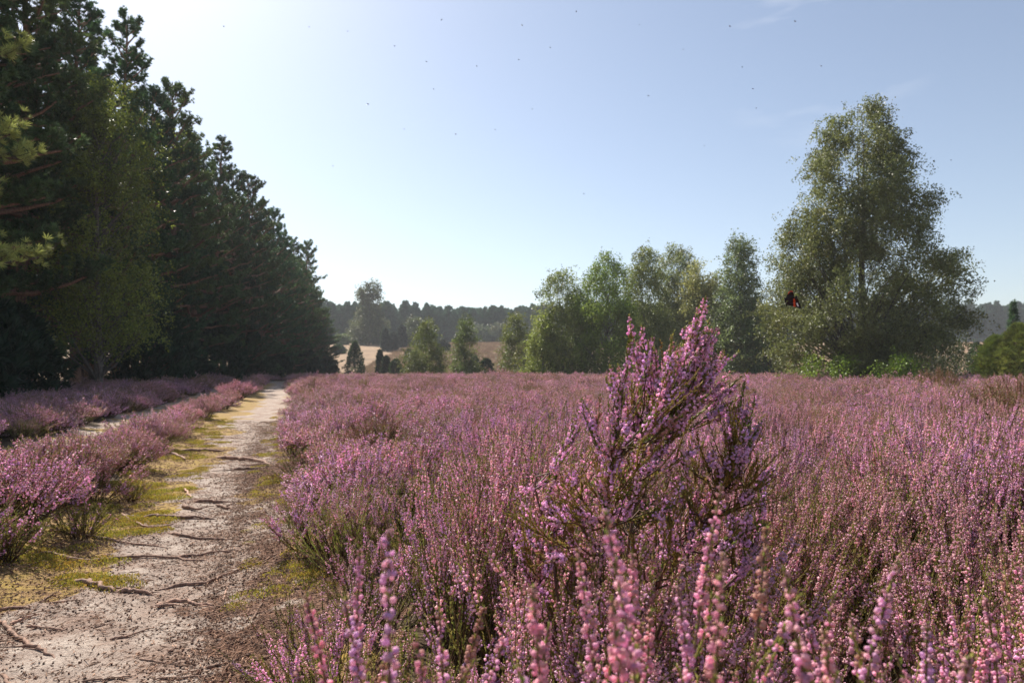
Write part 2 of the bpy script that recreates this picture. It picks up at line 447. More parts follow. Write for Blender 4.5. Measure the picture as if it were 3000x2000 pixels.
    def edge(mask, nz, amt=.5, lo=.35, hi=.6):
        ad = N.new('ShaderNodeMath'); ad.operation = 'MULTIPLY_ADD'; L.new(nz, ad.inputs[0]); ad.inputs[1].default_value = amt; L.new(mask, ad.inputs[2])
        mr = N.new('ShaderNodeMapRange'); mr.interpolation_type = 'SMOOTHSTEP'; mr.inputs['From Min'].default_value = lo + amt * .5; mr.inputs['From Max'].default_value = hi + amt * .5
        L.new(ad.outputs[0], mr.inputs['Value']); return mr.outputs[0]
    n1, n2, n3, n4 = noise(7), noise(38), noise(160, 3), noise(1.4)
    soil = ramp(n2, [(.3, (.028, .017, .010)), (.5, (.075, .048, .026)), (.7, (.13, .09, .045))])
    sandc = ramp(n1, [(.3, (.27, .205, .17)), (.5, (.40, .325, .275)), (.7, (.53, .45, .385))])
    sandd = ramp(n3, [(.36, (.45, .36, .32)), (.47, (.95, .93, .92)), (.6, (1.0, 1.0, 1.0))])
    mm = N.new('ShaderNodeMix'); mm.data_type = 'RGBA'; mm.blend_type = 'MULTIPLY'; mm.inputs['Factor'].default_value = .8
    L.new(sandc, mm.inputs['A']); L.new(sandd, mm.inputs['B']); sandc = mm.outputs['Result']
    # darker humus stain over the sand
    stain = ramp(noise(3.2, 6, .65), [(.45, (0, 0, 0)), (.62, (.75, .75, .75))])
    br = ramp(n2, [(.3, (.16, .095, .07)), (.7, (.38, .26, .20))])
    sandc = mix(stain, sandc, br)
    mossc = ramp(n2, [(.28, (.075, .05, .012)), (.45, (.29, .19, .035)), (.58, (.40, .28, .06)), (.75, (.42, .34, .09))])
    mossb = ramp(n1, [(.42, (.0, .0, .0)), (.64, (.9, .9, .9))])
    mossc = mix(mossb, ramp(n2, [(.3, (.16, .085, .03)), (.7, (.40, .26, .11))]), mossc)
    litc = ramp(n2, [(.30, (.035, .016, .010)), (.48, (.13, .060, .036)), (.62, (.25, .14, .09)), (.75, (.40, .28, .21))])
    hillc = ramp(noise(.12, 6, .65), [(.3, (.12, .085, .04)), (.45, (.23, .145, .082)), (.55, (.30, .19, .11)), (.7, (.35, .23, .14))])
    hd = ramp(noise(1.6, 6, .7), [(.3, (.55, .55, .5)), (.6, (1, 1, 1))])
    hm = N.new('ShaderNodeMix'); hm.data_type = 'RGBA'; hm.blend_type = 'MULTIPLY'; hm.inputs['Factor'].default_value = .8
    L.new(hillc, hm.inputs['A']); L.new(hd, hm.inputs['B']); hillc = hm.outputs['Result']
    c_ = mix(edge(sep.outputs[0], n1, .6, .3, .5), soil, sandc)
    c_ = mix(edge(sep.outputs[2], n2, .9, .35, .7), c_, litc)
    c_ = mix(edge(sep.outputs[1], n1, .7, .30, .42), c_, mossc)
    c_ = mix(at_.outputs['Alpha'], c_, hillc)
    L.new(c_, pb.inputs['Base Color'])
    h1 = N.new('ShaderNodeMath'); h1.operation = 'MULTIPLY_ADD'; L.new(n2, h1.inputs[0]); h1.inputs[1].default_value = 1.4; L.new(n3, h1.inputs[2])
    bp = N.new('ShaderNodeBump'); bp.inputs['Strength'].default_value = .9; bp.inputs['Distance'].default_value = .012
    L.new(h1.outputs[0], bp.inputs['Height']); L.new(bp.outputs[0], pb.inputs['Normal'])
    L.new(pb.outputs[0], out.inputs['Surface'])
    me.materials.append(m)
    o = link(bpy.data.objects.new('ground', me)); tag(o, 'sandy heath ground with a worn path, moss and a dry grass slope', 'ground', kind='structure')
build_ground()

# ------------------------------------------------------------------ heather as ground cover
mid_kinds = []
for k in range(7):
    g, b = heather(100 + k, 46, .31 + .03 * (k % 3), .52 + .03 * (k % 2), 'mid', bloom=[1, .95, .9, 1, .8, .95, .55][k], lean=(.10, 0))
    if k == 6:
        for q_ in b.c: q_[:] = q_ * .35 + np.array([.40, .25, .17]) * .65
    mid_kinds.append(joined('heather_tuft', g, b, M_SPRIG, M_BLOOM))
near_kinds = []
for k in range(5):
    g, b = heather(200 + k, 40, .30, .55, 'near', bloom=[.65, .5, .7, .5, .4][k], lean=(.10, .0), flat=.3)
    if k == 4:
        for q_ in b.c: q_[:] = q_ * .4 + np.array([.45, .28, .19]) * .6
    near_kinds.append(joined('heather_tuft_close', g, b, M_SPRIG, M_BLOOM))

tall_kinds = []
for k in range(5):
    g, b = heather(230 + k, 34, .30, .80, 'near', bloom=[.95, .9, .85, .95, .7][k], lean=(.14, .03), flat=.28, spike=(.13, .24), side=2)
    tall_kinds.append(joined('heather_tuft_tall', g, b, M_SPRIG, M_BLOOM))

def in_view(x, y, m=1.0):
    return (y > .3) & (np.abs(x) < .78 * y + m)

def field_points():
    P = []
    def ring(y0, y1, dens, x0=-80, x1=80):
        xm = .8 * y1 + 1.5; a, b = max(x0, -xm), min(x1, xm)
        n = int((y1 - y0) * (b - a) * dens)
        gx = rng.uniform(a, b, n); gy = rng.uniform(y0, y1, n)
        return gx, gy
    for (y0, y1, d, s) in ((.55, 3.2, 19, .95), (3.2, 7, 11, 1.0), (7, 14, 8.5, 1.1), (14, 26, 6, 1.25), (26, 48, 3.4, 1.6), (48, 80, 1.7, 2.1)):
        x, y = ring(y0, y1, d); P.append(np.stack([x, y, np.full(len(x), s)], -1))
    P = np.concatenate(P); x, y = P[:, 0], P[:, 1]
    ok = in_view(x, y, 1.2)
    right = x > path_r(y) + .16 + .10 * rng.uniform(-1, 1, len(x))
    tc = track_c(y)
    strip = (x < path_l(y) - .12) & (x > tc + .9) & (x > path_l(y) - 1.0)
    left = (x < tc - .75) & (x > forest_x(y) - 1.2 + rng.normal(size=len(x)) * .5)
    gaps = fbm(x * .55, y * .55, 31, 3)
    left &= ~((gaps > .60) & (y < 22))
    strip &= (rng.uniform(0, 1, len(x)) < np.where(y < 26, .30, 1.))
    ok &= right | strip | left
    return P[ok], right[ok]
P, right = field_points()
x, y = P[:, 0], P[:, 1]
hgt = .78 + .5 * (fbm(x * .45, y * .45, 8, 3) - .2)
edge_d = np.where(right, x - path_r(y), 9)
hgt *= .62 + .38 * sstep(0, .8, edge_d)
hgt *= 1 + .22 * (rng.uniform(0, 1, len(x)) > .93) + .35 * (rng.uniform(0, 1, len(x)) > .985) + .30 * sstep(.5, .68, fbm(x * .16 + 3, y * .16, 19, 3)) * sstep(10, 20, y)
hgt *= np.where((y < 1.3), .68, 1.0)
hgt *= np.where(~right & (y < 30), .85, 1.0)
# a rise of taller heather on the far side of the field
hgt *= 1 + .35 * sstep(.35, .6, x / np.maximum(y, 1)) * sstep(6, 11, y) * (1 - sstep(20, 34, y))
s = P[:, 2]
zscl = hgt * np.where(s > 1.3, 1 + (s - 1.3) * .12, 1)
scl = np.stack([s * rng.uniform(.85, 1.15, len(x)), s * rng.uniform(.85, 1.15, len(x)), zscl * rng.uniform(.85, 1.12, len(x))], -1)
tilt = rng.normal(size=(len(x), 2)) * .19
rot = np.stack([tilt[:, 0], tilt[:, 1] + .10 - .35 * (1 - sstep(0, .5, edge_d)), rng.uniform(-.9, .9, len(x))], -1)
# lean needs a fixed heading, so the turn is kept small and mirrored variants do the rest
pts = np.stack([x, y, ground_z(x, y) - .01], -1)
nearm = y < 4.6
tall = right & (y < 7.5) & (edge_d > .4) & (x + .05 * y > .45 * (fbm(x * 1.6, y * 1.6, 66, 2) - .2) - .12) & (rng.uniform(0, 1, len(x)) < .72 * (1 - sstep(4.5, 7.5, y) * .7)) & ((y > 1.45) | (x > .8))
nearm &= ~(right & (y < 7.5) & (edge_d > 1.0) & ~tall & (rng.uniform(0, 1, len(x)) < .25))
farm = (y >= 4.6) & ~tall; nearm &= ~tall
scatter('heather_field', pts[farm], rot[farm], scl[farm], rng.integers(0, 7, farm.sum()), mid_kinds,
        'wide cover of pink flowering heather stretching over the heath to the trees', 'heather')
scatter('heather_cover', pts[nearm], rot[nearm], scl[nearm], rng.integers(0, 5, nearm.sum()), near_kinds,
        'dense pink flowering heather close beside the sandy path', 'heather')
ts_ = np.repeat(rng.uniform(.86, 1.1, (len(x), 1)), 3, 1)
ts_[:, 2] *= np.where(y < 2.0, .92, 1.0)
scatter('tall_heather', pts[tall], rot[tall], ts_[tall], rng.integers(0, 5, tall.sum()), tall_kinds,
        'tall heather with long upright pink flower spikes around the tallest bush', 'heather')
print('heather', farm.sum(), nearm.sum(), tall.sum())

# ------------------------------------------------------------------ heather bushes one can tell apart
def bush_proto(seed, n, R, H, bloom, lod, lean=(0.05, 0), flat=.35, mg=None, mbm=None, fade=0):
    g, b = heather(seed, n, R, H, lod, bloom, flat, lean, side=3)
    if fade:
        for q_ in b.c: q_[:] = q_ * (1 - fade) * .6 + np.array([.40, .21, .12]) * fade
        for q_ in g.c: q_[:] = q_ * .5 + np.array([.13, .075, .035]) * .5
    return g.mesh('branches', mg or M_SPRIG), b.mesh('blossom', mbm or M_BLOOM)
protos = [bush_proto(300, 230, .62, .56, .97, 'mid', (.12, 0)), bush_proto(301, 190, .52, .52, .9, 'mid', (.06, 0)),
          bush_proto(302, 210, .60, .50, .8, 'mid', (.1, 0), .5), bush_proto(303, 160, .5, .55, .8, 'mid', (.05, 0), fade=.75),
          bush_proto(304, 60, .30, .30, .10, 'mid')]
def bush(k, x, y, label, rz=0., s=1., sz=1., group=None):
    t = thing('heather_bush', label, 'heather bush', (x, y, gz(x, y) - .01), rz, (s, s, s * sz), group)
    part('branches', protos[k][0], t); part('blossom', protos[k][1], t)
    return t
G1 = 'heather bushes along the strip between the two tracks'
strip_b = [(0, -3.22, 4.25, .2, .95, 'tall mauve heather bush spilling over the mossy edge of the path, nearest the camera'),
 (0, -3.8, 5.0, 2.6, .8, 'thick mauve heather bush behind the tall one at the near end of the strip'),
 (1, -3.55, 5.35, 1.2, 1.0, 'brownish pink heather bush in the middle of the strip, above a patch of yellow moss'),
 (0, -3.98, 6.2, 4.0, .82, 'wide pink heather bush with thin twigs standing out above it, on the strip'),
 (2, -4.05, 7.05, .4, .85, 'rounded purple heather bush whose dark foot touches the yellow moss'),
 (1, -4.4, 7.8, 3.3, .75, 'pink heather bush at the bend of the strip, beside the pale second track'),
 (0, -4.6, 8.8, 5.2, .75, 'purple heather bush leaning to the path where the moss is brightest'),
 (2, -5.15, 10.1, 1.9, .75, 'low wide heather bush on the strip, past the brightest moss'),
 (1, -5.8, 12.0, .9, .78, 'small dense purple heather bush standing alone by the moss edge of the path'),
 (0, -6.4, 14.0, 2.2, .75, 'pinkish heather bush just beyond the lone purple one'),
 (2, -7.2, 16.4, 3.9, .8, 'long low heather bush half way along the strip to the wood'),
 (1, -7.9, 19.0, 4.6, .85, 'brown and pink heather bush on the far part of the strip'),
 (0, -8.9, 22.0, .7, 1.1, 'pale pink heather bush close to where the two tracks meet')]
for k, x_, y_, rz, s_, lb in strip_b: bush(k, x_, y_, lb, rz, s_, 1, G1)
G2 = 'heather bushes on the wood side of the second track'
left_b = [(0, -6.9, 8.3, .5, 1.05, 'big pink heather bush at the picture edge, on the wood side of the second track'),
 (1, -7.6, 9.4, 2.1, 1.0, 'pale pink heather bush with a dark foot beside the big one at the picture edge'),
 (2, -7.5, 10.6, 3.9, 1.0, 'rounded pink heather bush with a deep shaded side, by a bare patch of sand'),
 (0, -8.4, 12.3, 5.1, .95, 'heather bush with brown and pink tops right of the rounded shaded one'),
 (1, -8.9, 14.6, .9, 1.0, 'brownish heather bush with a green foot at the bend of the second track'),
 (2, -9.9, 16.5, 1.8, 1.1, 'low pink heather bush bordering the pale far stretch of the second track'),
 (0, -10.4, 19.5, 4.4, 1.1, 'salmon pink heather bush before the shaded purple heather at the wood'),
 (1, -11.6, 22.5, 2.9, 1.2, 'pale brown heather bush near the far end of the second track')]
for k, x_, y_, rz, s_, lb in left_b: bush(k, x_, y_, lb, rz, s_, 1, G2)
for k, x_, y_, rz, s_, sz, lb in [
 (3, at(2745, 17), 17, 0, 1.25, 1.45, 'brown faded heather bush standing above the pink field, near the big birch'),
 (3, at(2900, 7.6), 7.6, 1.0, 1.2, 1.25, 'large rust brown heather bush with few flowers at the edge of the view'),
 (3, at(3010, 8.6), 8.6, 2.0, 1.3, 1.3, 'dark brown heather bush behind the large rust brown one'),
 (3, at(1105, 7.0), 7.0, 2.6, .85, 1.15, 'dark brown heather bush with a bare top, amid the pink field near the path'),
 (3, at(1470, 8.5), 8.5, .6, .85, 1.1, 'orange brown heather bush amid the pink field behind the tall one'),
 (3, at(2170, 15), 15, 3.6, .9, 1.2, 'dark heather bush with a hollow middle before the birch grove'),
 (4, -2.78, 3.72, 0, 1.0, .9, 'low bright green heather bush on the moss at the picture edge'),
 (4, -2.72, 4.35, 1.4, .8, .9, 'small green heather bush at the foot of the tall mauve one'),
 (4, -3.1, 5.6, 2.4, .7, .8, 'tiny green heather bush on yellow moss beside the path'),
 (4, -3.95, 7.2, 2.9, .7, .7, 'tiny dark green heather bush by the brightest moss of the path')]:
    bush(k, x_, y_, lb, rz, s_, sz)

# the tall bush that rises over the field
def tall_bush():
    r = np.random.default_rng(77)
    foot = np.array([.20, 1.62, 0.]); foot[2] = gz(foot[0], foot[1])
    t = thing('tall_heather_bush', 'tall leggy heather bush rising above the field, its pink spikes against the birches', 'heather bush', tuple(foot))
    top = [(1854, 945), (1916, 965), (1968, 968), (1932, 996), (2064, 862), (2050, 905), (2035, 940), (2104, 930), (2117, 1003), (2122, 1037), (2086, 1060), (2172, 1092),
           (2195, 1180), (1805, 1070), (2077, 1050), (1992, 980), (2010, 1000), (1880, 1030), (1955, 1040), (2030, 1010), (1990, 1060), (2100, 1105), (1850, 1120), (2210, 1250),
           (1690, 1250), (1740, 1190), (1640, 1330), (2140, 1150), (1820, 1090), (2060, 985), (2045, 960)]
    tips = []
    for px, py in top * 2:
        px += r.normal() * 9; py += abs(r.normal()) * 22 + 12; Y = foot[1] + r.uniform(-.14, .18); tips.append((at(px, Y), Y, height_at(py, Y)))
    # fill below the outline
    ox = np.array([1500, 1600, 1700, 1800, 1900, 2000, 2080, 2150, 2230]); oy = np.array([1500, 1430, 1350, 1250, 1110, 1060, 1080, 1190, 1330])
    nb_ = len(tips)
    for _ in range(150):
        px = r.uniform(1800, 2260) if r.random() < .72 else r.uniform(1520, 1800); lo = np.interp(px, ox, oy); py = lo + 25 + r.uniform(0, 1) ** 1.3 * (1620 - lo)
        Y = foot[1] + r.uniform(-.24, .26); tips.append((at(px, Y), Y, height_at(py, Y)))
    tips = np.array(tips) - foot
    # woody limbs
    wood = MB(); limbs = []
    ends = [(-.18, -.04, .52), (-.10, .1, .74), (.04, -.06, .82), (.15, .05, .86), (.27, -.02, .76), (.36, .06, .60), (-.27, .02, .42), (.10, -.12, .58), (.22, .14, .60), (-.02, .16, .55)]
    for e in ends:
        e = np.array(e); u = np.linspace(0, 1, 12)[:, None]
        mid = e * np.array([.25, .25, .55])
        c = (1 - u) ** 2 * 0 + 2 * u * (1 - u) * mid + u * u * e
        c = c + np.cumsum(r.normal(size=c.shape) * .006, 0) * (u > 0)
        limbs.append(c)
        wood.tubes(c[None], (.0065 * (1 - u[:, 0] * .62))[None], WOOD * r.uniform(.7, 1.2), 6)
    nodes = np.concatenate([l[4:] for l in limbs])
    d = tips[:, None] - nodes[None]
    cost = np.linalg.norm(d, axis=2) + np.where(d[..., 2] < .05, 1.0, 0)
    P0 = nodes[np.argmin(cost, 1)]
    up = np.arange(len(tips)) < nb_ + 40
    g, b = heather(78, 0, .5, 1.0, 'near', .92, tips=tips[up], P0=P0[up], spike=(.07, .14), side=3, thick=.85, curl=.6, sl=.5)
    g2, b2 = heather(79, 0, .5, 1.0, 'near', .22, tips=tips[~up], P0=P0[~up], spike=(.04, .09), side=4, thick=.9, curl=.55, sl=.7)
    for q_ in g2.c: q_[:] = q_ * np.array([1.15, .82, .9])
    g.v += g2.v; g.c += g2.c; g.sm += g2.sm; g.t += [t_ + g.n for t_ in g2.t]; g.n += g2.n
    b.v += b2.v; b.c += b2.c; b.sm += b2.sm; b.t += [t_ + b.n for t_ in b2.t]; b.n += b2.n
    part('stem', wood.mesh('stem', M_TWIG), t); part('branches', g.mesh('branches', M_SPRIG_NEAR), t); part('blossom', b.mesh('blossom', M_BLOOM_NEAR), t)
tall_bush()

# shoots right in front of the camera, large and out of focus
def close_plant(seed, label, tips_px, foot, filler):
    r = np.random.default_rng(seed)
    foot = np.array([foot[0], foot[1], gz(*foot)])
    t = thing('heather_plant', label, 'heather plant', tuple(foot))
    tips = []
    for i_, (px, py, Y) in enumerate(tips_px):
        if i_ % 3: Y *= 1.3
        tips.append((at(px, Y), Y, height_at(py - 22, Y)))
    for (x0, x1, y0, y1, d0, d1, n) in filler:
        for _ in range(n):
            Y = r.uniform(d0, d1); tips.append((at(r.uniform(x0, x1), Y), Y, height_at(r.uniform(y0, y1), Y)))
    tips = [t_ for t_ in tips if t_[2] > .3]
    P2 = np.array(tips) - foot; n = len(P2)
    P0 = P2 * np.array([.3, .3, 0]) + r.normal(size=(n, 3)) * np.array([.02, .02, 0])
    P1 = P0 * .4 + P2 * .6; P1[:, 2] = P2[:, 2] * .6; P1[:, 0] += r.normal(size=n) * .07; P1[:, 1] += r.normal(size=n) * .03
    g, b = MB(), MB()
    tt = np.tile(np.linspace(0, 1, 10), (n, 1)); g.tubes(bez(P0, P1, P2, tt), .0022 * (1 - .6 * tt), WOOD * 1.6, 5)
    L = np.linalg.norm(P2 - P0, axis=1); sp = r.uniform(.10, .17, n); t0 = 1 - sp / L; one = np.ones(n)
    leaves_on(g, P0, P1, P2, 170, r, t0 - .35, one * 1.0, .0065, .0022, GREEN * 1.3)
    flowers(b, P0, P1, P2, 76, r, t0, one, .0047, .0021, BELL_V, BELL_T, tint=np.array([.86, .40, .50]), smooth=True)
    for k in range(4):
        ts = r.uniform(t0 - .28, t0 - .02)[:, None]; A = bez(P0, P1, P2, ts)[:, 0]; T = bezt(P0, P1, P2, ts)[:, 0]
        D = unit(T + perp(T, r) * r.uniform(.25, .7, (n, 1)) + np.array([0, 0, .3])); l = r.uniform(.05, .11, (n, 1))
        B = A + D * l; C = A + D * l * .5 + perp(D, r) * .008
        g.tubes(bez(A, C, B, np.tile(np.linspace(0, 1, 4), (n, 1))), np.full((n, 4), .0011), OLIVE, 4)
        leaves_on(g, A, C, B, 46, r, 0 * one, one * 1.0, .006, .002, GREEN * 1.3)
        flowers(b, A, C, B, 20, r, one * .3, one * .97, .0044, .0019, BELL_V, BELL_T, tint=np.array([.86, .40, .50]), smooth=True)
    part('branches', g.mesh('branches', M_SPRIG_NEAR), t); part('blossom', b.mesh('blossom', M_BLOOM_NEAR), t)
close_plant(501, 'heather plant with long arching shoots of bud-like flowers close to the camera, beside the path',
  [(1140, 1530, .50), (905, 1760, .46), (1060, 1620, .55), (1015, 1770, .6), (1290, 1800, .5), (1420, 1790, .62), (1225, 1880, .55), (1500, 1820, .52), (880, 1960, .5)], (-.10, .70),
  [(900, 1500, 1880, 2100, .6, .9, 9)])
close_plant(502, 'heather plant with blurred pink shoots standing up close before the tall bush',
  [(1770, 1515, .46), (1690, 1620, .48), (1850, 1640, .52), (1560, 1730, .5), (1980, 1730, .48), (1900, 1800, .52), (1790, 1760, .46), (2110, 1440, .50), (2240, 1560, .48), (2110, 1640, .46)], (.12, .68),
  [(1500, 2250, 1790, 2100, .55, .9, 20)])
close_plant(503, 'heather plant with thick salmon pink shoots close to the camera, away from the path',
  [(2290, 1680, .50), (2430, 1750, .50), (2620, 1650, .46), (2400, 1860, .5), (2480, 1820, .52), (2700, 1830, .48), (2820, 1930, .5), (2560, 1900, .55), (2340, 1780, .6)], (.33, .66),
  [(2200, 2850, 1860, 2120, .55, .9, 15)])
close_plant(504, 'heather plant of arching pink shoots in the corner of the view close to the camera',
  [(2870, 1760, .75), (2950, 1640, .85), (3000, 1800, .8)], (.62, .90), [(2700, 3050, 1700, 2050, .8, 1.15, 20)])

# ------------------------------------------------------------------ roots and sticks on the path
def stick(pts_zoom, rad, kind, label, pale=0, name=None):
    pts = [(px * .6057, 1050 + py * .6057) for px, py in pts_zoom]
    W = np.array([on_ground(*p) for p in pts])
    r = np.random.default_rng(int(pts[0][0] * 7 + pts[0][1]))
    n = max(10, 5 * len(W)); u = np.linspace(0, len(W) - 1, n)
    X = np.interp(u, range(len(W)), W[:, 0]); Y = np.interp(u, range(len(W)), W[:, 1])
    k = np.array([.25, .5, .25])
    for _ in range(2): X[1:-1] = np.convolve(X, k, 'valid'); Y[1:-1] = np.convolve(Y, k, 'valid')
    X[1:-1] += r.normal(size=n - 2) * rad * .35; Y[1:-1] += r.normal(size=n - 2) * rad * .5
    end = np.minimum(np.arange(n), np.arange(n)[::-1]) / (n / 2)
    Z = ground_z(X, Y) + rad * (.8 if kind == 'surface_root' else 1.0) - rad * 1.2 * (1 - np.clip(end * 3, 0, 1)) * (kind == 'surface_root') + r.normal(size=n) * rad * .12
    R = rad * (1 - .55 * np.linspace(0, 1, n)) * r.uniform(.82, 1.18, n); R[0] *= .5; R[-1] *= .3
    P_ = np.stack([X, Y, Z], -1); o0 = P_[0].copy(); P_ = P_ - o0
    m = MB(); col = np.array([.27, .165, .12]) * (1 + pale) * r.uniform(.75, 1.15)
    m.tubes(P_[None], R[None], col, 8)
    i = n // 2
    if kind == 'surface_root':
        for _ in range(2):
            i = r.integers(2, n - 2); a = r.uniform(-.8, .8) + (0 if r.random() > .5 else PI)
            q = np.linspace(0, 1, 6)[:, None]; l = rad * r.uniform(8, 18)
            c = P_[i] + q * np.array([math.cos(a), math.sin(a) * .6, 0]) * l + np.cumsum(r.normal(size=(6, 3)) * rad * .3, 0)
            gx, gy = c[:, 0] + o0[0], c[:, 1] + o0[1]; c[:, 2] = ground_z(gx, gy) - o0[2] + rad * .2
            c[0] = P_[i]
            m.tubes(c[None], (rad * .45 * (1 - q[:, 0] * .8))[None], col, 6)
    else:
        for _ in range(1):
            i = r.integers(2, n - 2); a = r.uniform(0, 2 * PI); l = rad * r.uniform(5, 9); q = np.linspace(0, 1, 4)[:, None]
            c = P_[i] + q * np.array([math.cos(a), math.sin(a), .25]) * l
            m.tubes(c[None], (rad * .4 * (1 - q[:, 0] * .6))[None], col, 6)
    o = link(bpy.data.objects.new(kind, m.mesh(kind, M_ROOT))); o.location = tuple(o0)
    tag(o, label, 'root' if kind == 'surface_root' else 'twig')
SR, TW = 'surface_root', 'fallen_twig'
for a in [
 ([(200, 925), (290, 916), (400, 932), (500, 922), (650, 912), (800, 910), (1050, 932)], .013, SR, 'longest dark root crossing the whole path, from the moss to the middle'),
 ([(370, 1025), (450, 1030), (520, 1046), (580, 1070)], .017, SR, 'thick pale root that splits at a knot on the near sand', .25),
 ([(585, 1064), (680, 1068), (770, 1080)], .012, SR, 'short dark root running on from the knot of the thick pale one'),
 ([(780, 1058), (900, 1036), (1010, 1030), (1100, 992), (1240, 957), (1400, 902)], .010, SR, 'long curving root climbing to the heather at the edge of the path', .15),
 ([(5, 1195), (60, 1220), (110, 1265), (180, 1310), (240, 1330), (305, 1365)], .010, SR, 'knotty brown root slanting across the sand below the mossy corner'),
 ([(50, 1425), (90, 1490), (150, 1535), (190, 1558), (330, 1562)], .008, SR, 'bent root curling along the bottom corner of the view'),
 ([(775, 1135), (870, 1130)], .010, TW, 'short thick black stick lying across the middle of the path'),
 ([(780, 1110), (920, 1108), (960, 1125), (1080, 1132)], .009, SR, 'arched pale root just behind the short black stick', .3),
 ([(700, 735), (780, 728), (900, 738), (1070, 740)], .016, SR, 'dark straight root in the middle distance, beyond the moss patches'),
 ([(605, 715), (640, 745), (720, 775), (800, 778), (870, 755)], .010, SR, 'hook shaped root rising from the moss to the sand', .3),
 ([(820, 800), (900, 815), (1000, 825), (1150, 830)], .011, SR, 'thin root lying just beyond the longest dark one'),
 ([(1050, 455), (1150, 465), (1240, 475), (1330, 500)], .028, SR, 'far thick root reaching under the heather where the path is pale', .2),
 ([(840, 455), (910, 472)], .022, TW, 'pale stick on the yellow moss in the distance', .6),
 ([(880, 430), (1000, 425), (1100, 430)], .022, SR, 'far pale root crossing the moss beyond the pale stick', .4),
 ([(560, 1278), (650, 1268), (700, 1250), (750, 1235)], .0055, TW, 'broken dark twig with a thick end, alone on the near sand'),
 ([(705, 1368), (800, 1382), (900, 1388)], .0035, TW, 'thin brown twig pointing to the heap of bark crumbs'),
 ([(430, 1470), (560, 1455), (680, 1442)], .0045, TW, 'straight reddish twig lying across the near sand'),
 ([(790, 1455), (950, 1450), (1060, 1448)], .005, TW, 'dark straight twig half buried in the brown litter'),
 ([(1020, 1412), (1120, 1395), (1230, 1365)], .005, TW, 'slightly curved twig on the brown litter near the heather edge'),
 ([(1230, 1395), (1380, 1383)], .005, TW, 'short dark twig touching the heather edge at the bottom of the view'),
 ([(370, 832), (500, 832), (620, 845), (860, 865)], .009, SR, 'pale thin root running from the tall bush foot over the moss', .45),
 ([(370, 1562), (520, 1537), (660, 1500), (790, 1468)], .005, SR, 'thin root slanting up from the bottom edge of the sand', .2),
 ([(5, 1170), (100, 1150), (200, 1145)], .007, SR, 'pale root on the moss above the knotty brown one', .5),
 ([(90, 1215), (150, 1185), (230, 1170)], .006, TW, 'whitish twig between the pale root and the knotty brown root', .8),
 ([(950, 660), (1100, 662)], .018, SR, 'dark short root crossing the far sand'),
 ([(900, 690), (990, 708)], .018, TW, 'dark stick leaning at the border of moss and far sand'),
 ([(1240, 1210), (1285, 1135)], .006, TW, 'twig pointing along the path on the brown litter'),
 ([(1015, 1530), (1035, 1490), (1060, 1465)], .005, TW, 'bleached forked twig on the litter at the bottom of the view', 1.4),
 ([(1100, 1110), (1115, 1045)], .005, TW, 'thin pale twig lying lengthwise next to the long curving root', .6),
 ([(1130, 512), (1300, 512)], .020, SR, 'far root just this side of the thick one under the heather'),
 ([(590, 625), (690, 618)], .012, TW, 'dark stick at the shaded foot of the brownish pink bush'),
 ([(160, 1220), (250, 1230), (350, 1240)], .0055, TW, 'twig lying on the near moss beside the knotty root'),
 ([(870, 912), (960, 905), (1180, 880)], .010, SR, 'root continuing from the longest one to the heather side', .2),
 ([(1180, 1185), (1300, 1180)], .005, TW, 'small pale twig on the dark crumbs near the heather', .7),
 ([(230, 1110), (300, 1070)], .005, TW, 'small dark twig slanting on pale sand under the mossy edge'),
 ([(280, 1115), (380, 1098)], .005, TW, 'small pale twig beside the small dark slanting one', .8),
 ([(480, 735), (580, 738)], .011, TW, 'dark twig on the moss short of the hook shaped root'),
 ([(1060, 680), (1130, 700)], .014, TW, 'short twig on the far sand beside the dark short root'),
 ([(900, 600), (935, 640)], .012, TW, 'pale twig stretched lengthwise on the far moss', .8),
 ([(500, 1560), (560, 1545)], .006, TW, 'stub of dark wood at the very bottom of the sand'),
 ([(480, 1225), (590, 1195)], .003, TW, 'hair-thin dark twig between the knotty root and the short black stick'),
 ([(1290, 1530), (1500, 1555), (1640, 1552)], .004, TW, 'dark twig on the mossy crumbs under the overhanging heather')]:
    stick(*a)

# crumbs, needles and bits of bark: nobody could count them
lit = []
for k in range(6):
    r = np.random.default_rng(900 + k); m = MB(); n = 14 if k < 4 else 3
    a = r.uniform(0, 2 * PI, n); l = r.uniform(.008, .05, n) * (1 if k else .5) * (1 if k < 4 else 3.2)
    c = np.stack([r.uniform(-.10, .10, n), r.uniform(-.10, .10, n), r.uniform(.001, .004, n)], -1)
    d = np.stack([np.cos(a), np.sin(a) * .6, r.normal(size=n) * .12], -1)
    Pp = c[:, None] + d[:, None] * (np.linspace(-.5, .5, 4)[None, :, None] * l[:, None, None]) + r.normal(size=(n, 4, 3)) * .0012
    m.tubes(Pp, np.tile([.0005, .0013, .0013, .0005], (n, 1)) * r.uniform(.5, 1.6, (n, 1)), np.array([.20, .12, .08]) * r.uniform(.3, 2.4, (n, 1)), 4)
    nb = 8
    pc = np.stack([r.uniform(-.1, .1, nb), r.uniform(-.1, .1, nb), np.zeros(nb)], -1)
    m.place(OCT_V - np.array([0, 0, .4]), OCT_T, pc, align(r.normal(size=(nb, 3)) * .3 + [0, 0, 1], r), np.stack([r.uniform(.004, .016, nb), r.uniform(.004, .012, nb), r.uniform(.003, .009, nb)], -1), np.array([.12, .06, .04]) * r.uniform(.4, 1.8, (nb, 1)))
    lit.append(m.mesh('litter_bits', M_TWIG))
r = np.random.default_rng(31)
n = 11000
y = 1.9 + (r.uniform(0, 1, n) ** 1.6) * 12; u = r.uniform(-.1, 1.12, n); x = path_l(y) + u * (path_r(y) - path_l(y))
